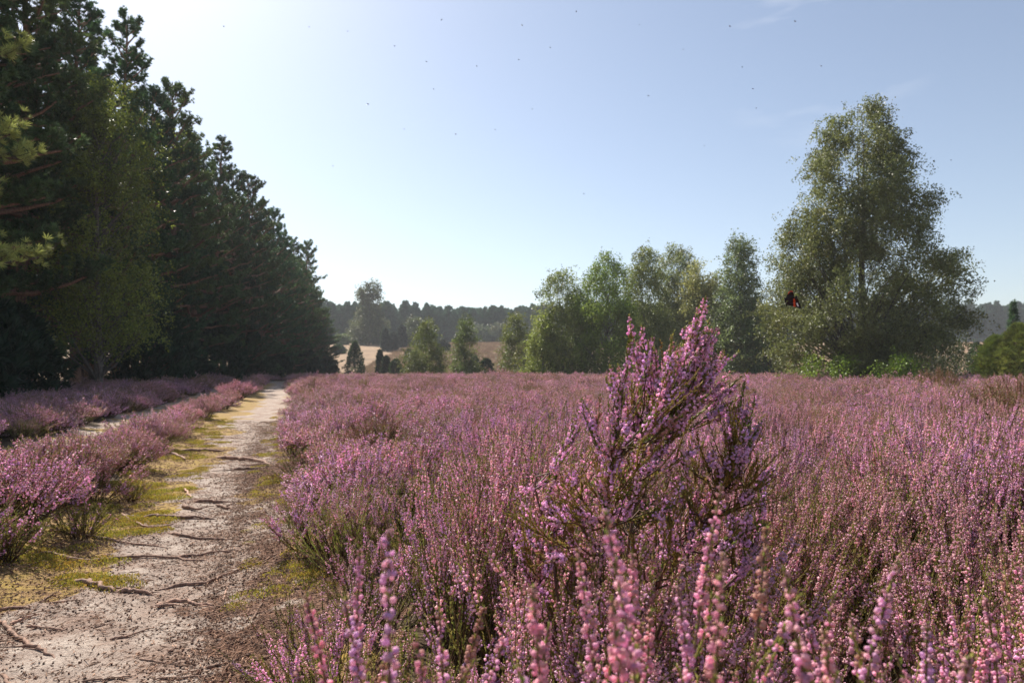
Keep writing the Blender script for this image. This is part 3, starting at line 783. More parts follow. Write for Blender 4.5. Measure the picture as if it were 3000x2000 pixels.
keep = r.uniform(0, 1, n) < (.10 + .9 * sstep(.55, .85, u) + .35 * (1 - sstep(.1, .35, u))) * (.4 + 1.2 * fbm(x * 2, y * 2, 5, 3)) + (r.uniform(0, 1, n) < .10)
x, y = x[keep], y[keep]; n = len(x)
scatter('path_litter', np.stack([x, y, ground_z(x, y)], -1), np.stack([np.zeros(n), np.zeros(n), r.uniform(0, 6.28, n)], -1), np.repeat(r.uniform(.7, 1.5, n)[:, None], 3, 1), r.choice(6, n, p=[.21, .21, .21, .21, .08, .08]), lit,
        'brown litter of needles, bark crumbs and tiny twigs strewn on the path', 'litter')
# moss cushions
mo = []
for k in range(3):
    r = np.random.default_rng(950 + k); m = MB(); n = 160
    rr = .06 * np.sqrt(r.uniform(0, 1, n)); a = r.uniform(0, 2 * PI, n)
    Pm = np.stack([rr * np.cos(a), rr * np.sin(a), .012 * (1 - (rr / .06) ** 2)], -1)
    d = np.stack([r.normal(size=n) * .4, r.normal(size=n) * .4, np.ones(n)], -1)
    m.place(LEAF_V, LEAF_T, Pm, align(d, r), np.stack([np.full(n, .004), np.full(n, .004), r.uniform(.006, .014, n)], -1), np.array([[.50, .34, .06]]) * r.uniform(.4, 1.3, (n, 1)) + np.array([[-.12, .02, 0]]) * r.uniform(0, 1, (n, 1)))
    mo.append(m.mesh('moss_cushion', M_SPRIG_NEAR))
r = np.random.default_rng(33); n = 9000
y = 1.9 + (r.uniform(0, 1, n) ** 1.5) * 13; u = np.where(r.random(n) < .8, r.uniform(-.15, .42, n), r.uniform(.82, 1.12, n)); x = path_l(y) + u * (path_r(y) - path_l(y))
keep = (fbm(x * 4.5, y * 4.5, 51, 4) > .54) & (r.uniform(0, 1, n) < .35) & ((u > .8) | (y > 3.4)); x, y = x[keep], y[keep]; n = len(x)
scatter('moss', np.stack([x, y, ground_z(x, y)], -1), np.stack([np.zeros(n), np.zeros(n), r.uniform(0, 6.28, n)], -1), np.repeat(r.uniform(.7, 1.8, n)[:, None], 3, 1) * np.array([1, 1, .8]), r.integers(0, 3, n), mo,
        'yellow green moss growing along both edges of the path', 'moss')

# ------------------------------------------------------------------ trees
TUFT_V, TUFT_T = needle_tuft(11, 1.0, .16, np.random.default_rng(1))
TUFT_L = needle_tuft(16, 1.15, .09, np.random.default_rng(2))

def pine(seed, H, hb, R, tint=(.030, .062, .030), nl=64, tuft=.20, side=0, dens=1.0, low=.3, tcol=(.16, .085, .055), tmpl=None):
    r = np.random.default_rng(seed); tr, cr = MB(), MB()
    tv, tt = tmpl or (TUFT_V, TUFT_T)
    S = 14; u = np.linspace(0, 1, S)
    ax = np.cumsum(r.normal(size=S) * .05); ay = np.cumsum(r.normal(size=S) * .05)
    T = np.stack([ax * u, ay * u, u * H], -1)
    rad = .011 * H * (1 - u) ** .8 + .02; rad[0] *= 1.3
    tr.tubes(T[None], rad[None], tcol, 10)
    tint = np.array(tint)
    # a few dead snags below the crown
    ns = 10
    zs = r.uniform(.15 * H, max(hb, .5 * H), ns); aa = r.uniform(0, 2 * PI, ns); l = r.uniform(.5, 1.8, ns)
    b0 = np.stack([np.interp(zs, T[:, 2], T[:, 0]), np.interp(zs, T[:, 2], T[:, 1]), zs], -1)
    d = np.stack([np.cos(aa), np.sin(aa), r.uniform(-.25, .3, ns)], -1)
    q = np.linspace(0, 1, 5)
    tr.tubes(b0[:, None] + d[:, None] * (q[None, :, None] * l[:, None, None]) + r.normal(size=(ns, 5, 3)) * .03 * q[None, :, None], np.tile(.03 * (1 - .7 * q), (ns, 1)), np.array(tcol) * .9, 5)
    pos_all, dir_all, col_all = [], [], []
    for i in range(nl):
        v = (i + r.uniform(0, 1)) / nl
        z = hb + (H * .985 - hb) * v ** .95
        prof = (1 - v) ** .54 * (low + (1 - low) * min(1, v * 4 + .15)) + .07
        az = i * 2.399 + r.uniform(-.4, .4)
        L = R * prof * r.uniform(.6, 1.18)
        if r.random() < .1: L *= 1.3
        el = -.12 + .95 * v + r.uniform(-.18, .18)
        base = np.array([np.interp(z, T[:, 2], T[:, 0]), np.interp(z, T[:, 2], T[:, 1]), z])
        q = np.linspace(0, 1, 7)
        h = np.array([math.cos(az), math.sin(az), 0])
        c = base + q[:, None] * L * (h * math.cos(el) + np.array([0, 0, math.sin(el)])) + np.array([0, 0, 1.]) * (q[:, None] ** 2.2) * L * .22 * (1 - v)
        c[1:] += np.cumsum(r.normal(size=(6, 3)) * L * .022, 0)
        tr.tubes(c[None], (.006 * H * (L / R) * (1 - q * .8) + .006)[None], np.array(tcol) * (1 + .4 * v), 5)
        nsb = max(3, int((5 + L * 3.2)))
        for s_ in range(nsb):
            tq = r.uniform(.32, 1.0); p = np.array([np.interp(tq, q, c[:, k]) for k in range(3)])
            tg = unit(c[min(6, int(tq * 6) + 1)] - c[max(0, int(tq * 6) - 1)])
            ang = r.uniform(.5, 1.15) * (1 if s_ % 2 else -1)
            d2 = np.array([tg[0] * math.cos(ang) - tg[1] * math.sin(ang), tg[0] * math.sin(ang) + tg[1] * math.cos(ang), tg[2] + r.uniform(-.1, .35)])
            l2 = L * r.uniform(.16, .38) * (1.25 - tq * .7) + .12
            w = np.linspace(0, 1, 4)[:, None]; e = p + d2 * l2 * w + np.array([0, 0, 1.]) * (w ** 2) * l2 * .35
            tr.tubes(e[None], (.008 * (1 - w[:, 0] * .6))[None], np.array(tcol) * .9, 3)
            nt = max(3, int(l2 / .085 * dens))
            k = r.uniform(.12, 1, nt) ** .8
            pe = np.stack([np.interp(k, w[:, 0], e[:, j]) for j in range(3)], -1) + r.normal(size=(nt, 3)) * .05
            pos_all.append(pe); dir_all.append(np.tile(unit(d2) * .8 + np.array([0, 0, .75]), (nt, 1)) + r.normal(size=(nt, 3)) * .45)
            cc = tint * r.uniform(.7, 1.35) * (1 + .25 * v)
            col_all.append(np.tile(cc, (nt, 1)) * r.uniform(.75, 1.3, (nt, 1)))
        pe = c[-1] + r.normal(size=(6, 3)) * .08; pos_all.append(pe); dir_all.append(np.tile(unit(c[-1] - c[-2]) + np.array([0, 0, .6]), (6, 1)) + r.normal(size=(6, 3)) * .4); col_all.append(np.tile(tint, (6, 1)) * r.uniform(.9, 1.3, (6, 1)))
    pos = np.concatenate(pos_all); dr = np.concatenate(dir_all); co = np.concatenate(col_all)
    cr.place(tv, tt, pos, align(dr, r), tuft * r.uniform(.7, 1.25, len(pos)), co)
    return tr.mesh('trunk', M_BARK), cr

def crown_profile(kind):
    P_ = {'birch_big': ([0, .05, .13, .24, .36, .47, .58, .68, .78, .88, .94, 1], [.55, .88, .96, 1.0, .98, .78, .70, .58, .41, .21, .11, .02]),
          'column': ([0, .1, .3, .6, .8, .92, 1], [.6, .8, 1, .95, .75, .5, .15]),
          'cone': ([0, .1, .3, .6, .85, 1], [.75, 1, .92, .62, .3, .06]),
          'round': ([0, .15, .45, .75, .92, 1], [.5, .85, 1, .8, .5, .15]),
          'grove': ([0, .12, .3, .5, .7, .85, 1], [.75, .95, 1, .85, .75, .6, .2]),
          'two_tier': ([0, .1, .3, .5, .62, .66, .85, 1], [.8, 1, .95, .75, .5, .52, .62, .25])}[kind]
    return lambda u: np.interp(u, *P_)

def broadleaf(seed, H, R, prof, n_cl, per=110, leaf=.05, z0=.04, droop=.6, tint=(.10, .125, .030), cl=.38, tcol=(.17, .15, .13), nstem=1, asym=None, limbs=70, holes=.25):
    """birch-like tree: ascending limbs, clumps of small leaves on hanging twigs"""
    r = np.random.default_rng(seed); tr, cr = MB(), MB(); pf = crown_profile(prof); tint = np.array(tint)
    stems = []
    for s_ in range(nstem):
        S = 12; u = np.linspace(0, 1, S); a = r.uniform(0, 2 * PI); k = 0 if s_ == 0 else r.uniform(.05, .12) * H
        T = np.stack([np.cos(a) * k * u ** .8 + np.cumsum(r.normal(size=S) * .09) * u, np.sin(a) * k * u ** .8 + np.cumsum(r.normal(size=S) * .04) * u, u * H * (.84 if s_ == 0 else r.uniform(.7, .9))], -1)
        if s_: T[:, :2] += r.normal(size=2) * .12
        tr.tubes(T[None], ((.0125 * H * (1 - u) ** 1.1 + .006) * (1 if s_ == 0 else .7))[None], tcol, 9); stems.append(T)
    C = []
    tries = 0
    while len(C) < n_cl and tries < n_cl * 20:
        tries += 1
        u = z0 + (1 - z0) * r.uniform(0, 1)
        if r.uniform(0, 1) > pf(u) ** 1.3 + .08: continue
        a = r.uniform(0, 2 * PI)
        lump = .80 + .42 * vnoise(np.array([a * 1.9 + 7 * (a > PI)]), np.array([u * 9]), seed)[0]
        rr = R * pf(u) * lump * r.uniform(.05, 1) ** .5
        if vnoise(np.array([rr * math.cos(a) * .9 + 50]), np.array([u * H * .9 + rr * math.sin(a) * .7]), seed + 3)[0] < holes: continue
        x_ = rr * math.cos(a); y_ = rr * math.sin(a)
        if asym is not None: x_ += asym(u, a) * (rr / (R + 1e-6))
        C.append((x_, y_, u * H))
    C = np.array(C); n = len(C)
    # limbs
    order = np.argsort(-np.hypot(C[:, 0], C[:, 1]) - r.uniform(0, R, n))
    for ii, i in enumerate(order[:limbs * 4]):
        T = stems[r.integers(0, nstem)]
        rr = math.hypot(C[i, 0], C[i, 1]); zb = min(max(C[i, 2] - rr * r.uniform(.9, 1.6), H * .04), T[-1, 2] * .98)
        b0 = np.array([np.interp(zb, T[:, 2], T[:, k]) for k in range(3)])
        q = np.linspace(0, 1, 7)[:, None]; m = b0 * .45 + C[i] * .55 + np.array([0, 0, .12 * rr])
        c = (1 - q) ** 2 * b0 + 2 * q * (1 - q) * m + q * q * C[i]; c[1:-1] += r.normal(size=(5, 3)) * .04
        big = ii < limbs
        tr.tubes(c[None], ((.0034 * H * (.5 + .5 * rr / R) if big else .010) * (1 - q[:, 0] * .8) + .004)[None], np.array(tcol) * (.8 if big else .6), 5 if big else 3)
    # leaves on hanging twigs
    ns = 9; per_s = max(4, per // ns)
    st = C[:, None] + r.normal(size=(n, ns, 3)) * cl * np.array([.8, .8, .62])
    out = np.concatenate([C[:, :2], np.zeros((n, 1))], 1); out = unit(out)[:, None]
    dl = out * r.uniform(.2, 1, (n, ns, 1)) + r.normal(size=(n, ns, 3)) * .45; dl[..., 2] -= droop * r.uniform(.2, 1.6, (n, ns))
    dl = unit(dl) * cl * r.uniform(.8, 1.9, (n, ns, 1))
    w = r.uniform(0, 1, (n, ns, per_s, 1))
    pos = st[:, :, None] + dl[:, :, None] * w - np.array([0, 0, 1.]) * w ** 2 * cl * droop * .5 + r.normal(size=(n, ns, per_s, 3)) * (.05 + leaf * .4)
    cc = tint * r.uniform(.6, 1.45, (n, 1, 1, 1)) * r.uniform(.7, 1.35, (n, ns, per_s, 1)) + np.array([.04, .025, 0]) * (r.uniform(0, 1, (n, 1, 1, 1)) ** 3)
    pos = pos.reshape(-1, 3); pos[:, 2] = np.maximum(pos[:, 2], .05)
    m = len(pos); d = r.normal(size=(m, 3)) * .8 + np.array([0, 0, -.6])
    sz = leaf * r.uniform(.7, 1.3, m)
    cr.place(LEAF_V - np.array([0, 0, 0]), LEAF_T, pos, align(d, r), np.stack([sz * .85, sz, sz], -1), cc.reshape(-1, 3))
    return tr.mesh('trunk', M_BARK), cr

def needle_shrub(seed, H, R, prof, n, tuft, tint, jag=.25, up=.9, tmpl=None, stem=True):
    r = np.random.default_rng(seed); tr, cr = MB(), MB(); pf = crown_profile(prof); tint = np.array(tint)
    u = r.uniform(0, 1, n) ** .9; a = r.uniform(0, 2 * PI, n)
    lump = 1 - jag + 2 * jag * vnoise(a * 2.2 + 9 * (a > PI), u * 6 + 3, seed)
    rr = R * pf(u) * lump * r.uniform(.25, 1, n) ** .45
    pos = np.stack([rr * np.cos(a), rr * np.sin(a), u * H * (.93 + .07 * lump)], -1)
    d = np.stack([np.cos(a) * .5, np.sin(a) * .5, np.full(n, up)], -1) + r.normal(size=(n, 3)) * .35
    cc = tint * r.uniform(.6, 1.4, (n, 1)) * (.8 + .5 * vnoise(a * 3, u * 9, seed + 1))[:, None]
    tv, tt = tmpl or (TUFT_V, TUFT_T)
    cr.place(tv, tt, pos, align(d, r), tuft * r.uniform(.6, 1.3, n), cc)
    q = np.linspace(0, 1, 6)
    tr.tubes(np.stack([q * 0, q * 0, q * H * .95], -1)[None], (.014 * H * (1 - q * .9) + .006)[None], (.13, .085, .06), 7)
    k = min(26, n); i = r.choice(n, k, replace=False); b0 = np.stack([np.zeros(k), np.zeros(k), np.maximum(pos[i, 2] - rr[i] * .9, .05 * H)], -1)
    tr.tubes(b0[:, None] + (pos[i] - b0)[:, None] * q[None, :, None], np.tile(.006 * H * (1 - q * .8) + .003, (k, 1)), (.12, .08, .055), 4)
    return tr.mesh('trunk', M_BARK), cr

def tree(name, label, cat, x, y, trunk, crown, rz=0, s=1, group=None, sink=.05, tilt=0):
    t = thing(name, label, cat, (x, y, gz(x, y) - sink), rz, s, group)
    if tilt: t.rotation_euler = (tilt, 0, rz)
    part('trunk', trunk, t); part('crown', crown, t)
    return t

# pines of the wood ----------------------------------------------------
PK = []
for k, (hb, R, low, nl) in enumerate([(1.0, 3.1, .75, 96), (2.2, 2.8, .6, 86), (5.0, 2.9, .5, 74), (.6, 3.3, .85, 100), (7.5, 3.0, .5, 62)]):
    a, b = pine(600 + k, 18, hb, R, tint=[(.062, .115, .042), (.070, .120, .042), (.085, .125, .038), (.056, .108, .048), (.076, .118, .040)][k], nl=nl, low=low, tuft=.165, dens=2.1, tcol=(.24, .135, .09))
    PK.append((a, b.mesh('crown', M_PINE)))
front = [ # y, kind, offset, height, label
 (16.5, 1, 0.6, 17.0, 'dark pine at the picture edge behind the near branches tinted as if sunlit'),
 (20.5, 0, -.4, 18.5, 'huge dark pine by the picture edge, its top cut off, second in the front row'),
 (25.0, 2, -.8, 19.0, 'tall pine behind the yellow green birch, its trunk bare below the crown'),
 (29.0, 0, -.3, 17.5, 'tall pine with a gap of sky beside its crown, next beyond the yellow green birch'),
 (32.8, 1, .1, 18.2, 'pine whose top leaves the picture, first of the saw-toothed skyline'),
 (36.8, 3, 0, 16.2, 'broad dark pine in the shade between two taller tops, with thick low boughs'),
 (40.0, 2, .1, 18.0, 'pine with the sharp separate top and reddish limbs, second peak of the skyline'),
 (44.0, 0, .1, 16.0, 'dense pine on the slope of the skyline, below the sharp separate top'),
 (48.5, 1, 0, 17.4, 'pine with ragged stepped top in the middle of the skyline'),
 (53.0, 3, -.1, 16.4, 'full dark pine filling the middle of the wood edge down to the heather'),
 (57.5, 2, .1, 17.6, 'pine with a pale airy top against the sky, past the middle of the wood edge'),
 (62.5, 0, 0, 16.6, 'dark conical pine with branches to the ground past the airy topped one'),
 (67.5, 3, .1, 17.2, 'thick pine before the last high tops of the wood'),
 (73.0, 1, 0, 16.4, 'pine standing fourth from the far end of the wood edge'),
 (79.0, 0, .1, 17.0, 'dark pine standing third from the far end of the wood edge'),
 (85.5, 2, .3, 18.0, 'last high pine of the wood with a sparse stepped silhouette'),
 (92.0, 3, .2, 12.5, 'shorter pine near the far corner of the wood'),
 (98.0, 1, .9, 10.0, 'lowest pine at the far corner of the wood, one limb reaching out to the open')]
for i, (yy, k, off, Ht, lb) in enumerate(front):
    tree('pine_tree', lb, 'pine', float(forest_x(yy)) + off, yy, *PK[k], rz=i * 1.7, s=(1.0, 1.0, Ht / 18), group='pines in the front row of the wood')
r = np.random.default_rng(12); cnt = 0
for row, (dx, step) in enumerate(((-3.6, 4.2), (-7.5, 4.6), (-12, 5.2), (-17.5, 6.0))):
    yy = 14 + row * 2
    while yy < 112 + row * 4:
        x_ = float(forest_x(yy)) + dx + r.uniform(-1, 1)
        k = [2, 4, 1, 4, 2, 4][cnt % 6] if row else [2, 1, 4, 2, 0][cnt % 5]
        tree('pine_tree', 'dark pine standing inside the wood behind the front row', 'pine', x_, yy + r.uniform(-.8, .8), *PK[k], rz=r.uniform(0, 6.28), s=(1.0, 1.0, (17.2 + r.uniform(-1, .5) - row * .2) / 18), group='pines inside the wood')
        cnt += 1; yy += step * (1 + (yy > 60) * .3)
print('inner pines', cnt)
# undergrowth at the foot of the wood
a, b = needle_shrub(650, 2.4, 1.5, 'cone', 900, .28, (.022, .045, .022), jag=.4, up=.5); US = (a, b.mesh('crown', M_PINE))
us_lab = ['shaded young spruce at the wood edge below the yellow green birch', 'small spruce in front of the picture-edge pines', 'low dark spruce at the foot of the broad pine',
          'young spruce with drooping skirt below the sharp topped pine', 'young spruce between the dense pine and the ragged topped one', 'young spruce below the airy topped pine', 'dark young spruce two thirds along the wood edge',
          'young spruce near the far corner of the wood', 'little spruce touching the heather at the very end of the wood']
for i, yy in enumerate((21, 17.5, 34, 39.5, 46, 56, 66, 82, 96)):
    q = 1.0 + .35 * ((i * 37) % 5) / 4
    tree('young_spruce', us_lab[i], 'spruce', float(forest_x(yy)) + .9, yy, *US, rz=i * 2.1, s=(q * 1.1, q * 1.1, q * (1.2 + (i % 3) * .25)), group='young spruces at the foot of the wood')

# near pine reaching into the picture; sunlight is painted into its pale needle tint
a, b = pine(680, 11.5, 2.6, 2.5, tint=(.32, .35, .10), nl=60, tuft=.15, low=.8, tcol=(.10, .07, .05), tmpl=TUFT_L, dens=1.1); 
tree('pine_tree', 'near pine outside the picture whose boughs, tinted pale as if sunlit, reach in at the edge', 'pine', -12.05, 12.4, a, b.mesh('crown', M_PINE_SUN_TINT), rz=.6)

# birch standing before the wood
a, b = broadleaf(690, 12.3, 2.1, 'grove', 300, 160, .075, z0=.16, tint=(.20, .22, .035), cl=.40, holes=.2)
tree('birch_tree', 'yellow green birch standing right before the dark pines', 'birch', at(290, 26), 26, a, b.mesh('crown', M_BIRCH))

# big birch -------------------------------------------------------------
def asym(u, a):
    s = 0.
    if math.cos(a) > 0.3: s += 1.5 * math.exp(-((u - .37) / .05) ** 2)
    if math.cos(a) < -.2: s -= .6 * math.exp(-((u - .80) / .03) ** 2)
    if math.cos(a) > .2: s += .9 * math.exp(-((u - .60) / .10) ** 2) + .5 * math.exp(-((u - .2) / .12) ** 2)
    return s
Yb = 34.0; Hb = 1.3 + height_at(262, Yb) - gz(at(2530, Yb), Yb) + .1
a, b = broadleaf(700, Hb, 3.85, 'birch_big', 1080, 190, .085, z0=.05, droop=.75, tint=(.135, .150, .045), cl=.36, tcol=(.10, .085, .075), nstem=3, asym=asym, limbs=60, holes=.38)
tree('birch_tree', 'biggest birch, a lone broad cone taller than all other open-ground trees', 'birch', at(2522, Yb), Yb, a, b.mesh('crown', M_BIRCH))
# the grove behind the tall heather
grove = [(1650, 785, 62, 3.3, 'grove', (.085, .105, .026), 'birch at the open end of the grove, dark tufted top and leaning trunk'),
 (1590, 905, 60, 1.8, 'cone', (.09, .12, .022), 'low young birch tucked against the open end of the grove'),
 (1775, 738, 60, 2.9, 'column', (.095, .135, .018), 'birch with bright yellow green hanging curtains of leaves, second in the grove'),
 (1895, 722, 63, 2.8, 'grove', (.080, .100, .026), 'birch with a forked dark top in the middle of the grove'),
 (1985, 712, 66, 2.9, 'column', (.085, .095, .034), 'greyish birch with a feathery tip behind the tall heather bush'),
 (2065, 752, 58, 2.6, 'grove', (.12, .115, .040), 'olive brown birch in front of the greyish feathery one'),
 (2170, 682, 54, 3.0, 'cone', (.068, .088, .030), 'dark slender birch beside the biggest birch, tallest of the grove'),
 (2245, 900, 52, 1.9, 'round', (.055, .075, .026), 'low dark birch in the gap between the grove and the biggest birch'),
 (2010, 900, 70, 3.2, 'round', (.07, .085, .028), 'squat dark birch deep inside the grove')]
for i, (px, py, Y, R, pr, tn, lb) in enumerate(grove):
    x_ = at(px, Y); H_ = height_at(py, Y) - gz(x_, Y) + .1
    R *= .86; tn = tuple(c * 2.1 for c in tn)
    a, b = broadleaf(710 + i, H_, R, pr, int(30 * H_ * R / 2.6), 120, .13, z0=.03, droop=1.1 if i != 6 else .7, tint=tn, cl=.42, limbs=40, holes=.28, nstem=1 + i % 2)
    tree('birch_tree', lb, 'birch', x_, Y, a, b.mesh('crown', M_BIRCH), group='birches of the grove')
# young birches on the flat before the slope
for i, (px, py, Y, R, pr, tn, lb) in enumerate([
 (1250, 938, 76, 2.35, 'cone', (.115, .15, .030), 'broad young birch on the flat before the tan slope, widest of the three'),
 (1365, 922, 78, 1.65, 'cone', (.10, .14, .026), 'pointed young birch on the flat before the tan slope'),
 (1508, 922, 76, 1.55, 'column', (.10, .14, .022), 'narrow round topped young birch next to the grove'),
 (1215, 1020, 70, 1.3, 'round', (.09, .12, .03), 'low birch bush at the foot of the broad young birch'),
 (1545, 1000, 72, 1.4, 'round', (.10, .125, .03), 'low birch bush between the narrow young birch and the grove'),
 (2405, 1040, 31, 1.3, 'round', (.13, .20, .02), 'bright green low birch shrub under the skirts of the biggest birch'),
 (2630, 1050, 29, .95, 'round', (.14, .22, .02), 'bright green shrub by the trunk of the biggest birch'),
 (2470, 1058, 32, .8, 'round', (.12, .18, .02), 'small light green shrub between the two bright ones under the biggest birch'),
 (2735, 985, 38, 1.9, 'round', (.045, .065, .022), 'dark low birch under the far side of the biggest birch'),
 (2800, 975, 40, 1.7, 'round', (.055, .085, .024), 'dull green low birch beside the biggest birch, towards the far wood')]):
    x_ = at(px, Y); H_ = height_at(py, Y) - gz(x_, Y) + .1
    a, b = broadleaf(740 + i, H_, R, pr, max(30, int(22 * H_ * R / 2.2)), 120, .13 if Y > 50 else .075, z0=.02, droop=.6, tint=tn, cl=.42 if H_ > 3 else .28, limbs=20, holes=.12)
    tree('young_birch' if i not in (5, 6, 7) else 'green_shrub', lb, 'birch' if i not in (5, 6, 7) else 'shrub', x_, Y, a, b.mesh('crown', M_BIRCH))
# trees on the slope
for i, (px, py, Y, R, pr, tn, lb) in enumerate([
 (1082, 826, 206, 5.2, 'two_tier', (.075, .098, .034), 'big tree on top of the tan slope, darker than the wood behind it'),
 (1212, 934, 196, 2.6, 'round', (.07, .095, .035), 'round tree on the slope half hidden by the broad young birch'),
 (1400, 955, 232, 4.3, 'round', (.08, .105, .045), 'hazy round tree before the far wood, beside the pointed young birch'),
 (1462, 950, 236, 4.0, 'round', (.085, .11, .05), 'hazy pale tree before the far wood, beside the narrow young birch'),
 (1003, 982, 206, 1.5, 'round', (.12, .19, .05), 'bright green bush on the crest of the slope near the wood')]):
    x_ = at(px, Y); H_ = height_at(py, Y) - gz(x_, Y) + .2
    a, b = broadleaf(760 + i, H_, R, pr, int(60 + 12 * H_), 90, .34, z0=.03, droop=.3, tint=tn, cl=.8 if H_ > 5 else .4, limbs=24, holes=.15)
    tree('slope_tree' if H_ > 4 else 'green_shrub', lb, 'tree' if H_ > 4 else 'shrub', x_, Y, a, b.mesh('crown', M_BIRCH))
# young pine and junipers
for i, (px, py, Y, hw, pr, tn, lb) in enumerate([
 (1040, 1002, 96, 34, 'cone', (.050, .085, .030), 'pointed young pine on the flat at the foot of the tan slope'),
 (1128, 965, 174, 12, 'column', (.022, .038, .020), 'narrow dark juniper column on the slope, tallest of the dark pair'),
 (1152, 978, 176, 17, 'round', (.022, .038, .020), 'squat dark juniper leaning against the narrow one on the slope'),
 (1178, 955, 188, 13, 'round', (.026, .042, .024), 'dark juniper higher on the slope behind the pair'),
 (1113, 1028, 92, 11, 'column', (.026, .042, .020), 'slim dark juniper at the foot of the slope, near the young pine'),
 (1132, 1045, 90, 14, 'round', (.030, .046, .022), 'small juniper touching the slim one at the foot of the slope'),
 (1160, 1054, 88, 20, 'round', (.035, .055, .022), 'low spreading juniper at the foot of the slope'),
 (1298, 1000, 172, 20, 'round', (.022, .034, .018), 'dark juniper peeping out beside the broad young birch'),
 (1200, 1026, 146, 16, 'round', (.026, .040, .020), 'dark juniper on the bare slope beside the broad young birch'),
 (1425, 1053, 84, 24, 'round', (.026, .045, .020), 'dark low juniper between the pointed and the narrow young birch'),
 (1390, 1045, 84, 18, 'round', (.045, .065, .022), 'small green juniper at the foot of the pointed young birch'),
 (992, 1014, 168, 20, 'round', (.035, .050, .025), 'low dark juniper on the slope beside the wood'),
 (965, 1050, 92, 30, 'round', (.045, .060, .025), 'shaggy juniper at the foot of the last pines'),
 (2862, 1005, 55, 26, 'column', (.030, .045, .022), 'narrow dark juniper before the far wood, near the olive one'),
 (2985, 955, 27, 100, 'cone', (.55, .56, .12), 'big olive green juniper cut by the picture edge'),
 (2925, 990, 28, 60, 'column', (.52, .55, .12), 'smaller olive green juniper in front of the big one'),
 (2972, 885, 36, 26, 'cone', (.075, .13, .06), 'young spruce tip rising behind the big olive juniper'),
 (3035, 900, 33, 60, 'cone', (.05, .08, .04), 'dark spruce at the picture edge behind the olive juniper')]):
    x_ = at(px, Y); H_ = height_at(py, Y) - gz(x_, Y) + .05; R = hw / F * Y
    tf = .11 * max(1, Y / 60) if Y < 60 else .0022 * Y
    nn = int(min(5200, 2600 * (R * H_) / (tf * 60) ** 1.2 * .5 + 500))
    if i in (14, 15): nn = 1900
    if i in (16, 17): nn = 420
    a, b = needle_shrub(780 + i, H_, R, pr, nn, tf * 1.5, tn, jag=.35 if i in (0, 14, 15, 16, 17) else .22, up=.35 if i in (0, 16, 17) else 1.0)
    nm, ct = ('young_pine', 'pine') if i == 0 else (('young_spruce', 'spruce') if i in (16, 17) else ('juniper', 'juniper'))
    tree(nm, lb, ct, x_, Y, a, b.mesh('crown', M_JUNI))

# the far wood: one mass
fk = []
for k in range(5):
    _, m = pine(820 + k, 15, [1.5, 3, 1, 5, 2][k], [3.3, 2.6, 3.8, 3.0, 2.4][k], tint=(.060, .125, .070), nl=58, low=.6, tuft=.42, dens=.55)
    q = np.linspace(0, 1, 4); m.tubes(np.stack([q * 0, q * 0, q * 14.], -1)[None], (.2 * (1 - q * .8))[None], (.10, .07, .05), 5)
    fk.append(m.mesh('far_pine', M_PINE))
r = np.random.default_rng(44); n = 6500
x = r.uniform(-330, 330, n); y = 238 + (r.uniform(0, 1, n) ** 1.3) * 75 + 10 * fbm(x * .02, x * 0, 3, 3); 
hs = r.uniform(.72, .98, n) * (1 + .18 * sstep(-20, -80, x)) * (.9 + .3 * fbm(x * .05, y * .05, 9, 2))
scatter('far_woods', np.stack([x, y, ground_z(x, y)], -1), np.stack([np.zeros(n), np.zeros(n), r.uniform(0, 6.28, n)], -1), np.stack([hs * 1.05, hs * 1.05, hs], -1), r.integers(0, 5, n), fk,
        'hazy blue green pine wood closing the horizon behind the tan slope', 'wood')

# dry grass on the slope
gk = []
for k in range(3):
    r = np.random.default_rng(840 + k); m = MB(); n = 60
    pos = np.stack([r.normal(size=n) * .35, r.normal(size=n) * .35, np.zeros(n)], -1); d = np.stack([r.normal(size=n) * .35, r.normal(size=n) * .35, np.ones(n)], -1)
    m.place(BLADE_V, BLADE_T, pos, align(d, r), np.stack([np.full(n, .05), np.full(n, .05), r.uniform(.2, .5, n)], -1), np.array([.30, .20, .12]) * r.uniform(.5, 1.2, (n, 1)))
    gk.append(m.mesh('grass_tuft', M_GRASS))
r = np.random.default_rng(46); n = 16000
y = r.uniform(80, 236, n); x = r.uniform(-.35, .10, n) * y
m_ = (x > forest_x(y) + 1); x, y = x[m_], y[m_]; n = len(x)
scatter('dry_grass', np.stack([x, y, ground_z(x, y)], -1), np.stack([np.zeros(n), np.zeros(n), r.uniform(0, 6.28, n)], -1), np.repeat(r.uniform(.5, 1.2, n)[:, None], 3, 1), r.integers(0, 3, n), gk,
        'tan dry grass covering the open slope below the far wood', 'grass')

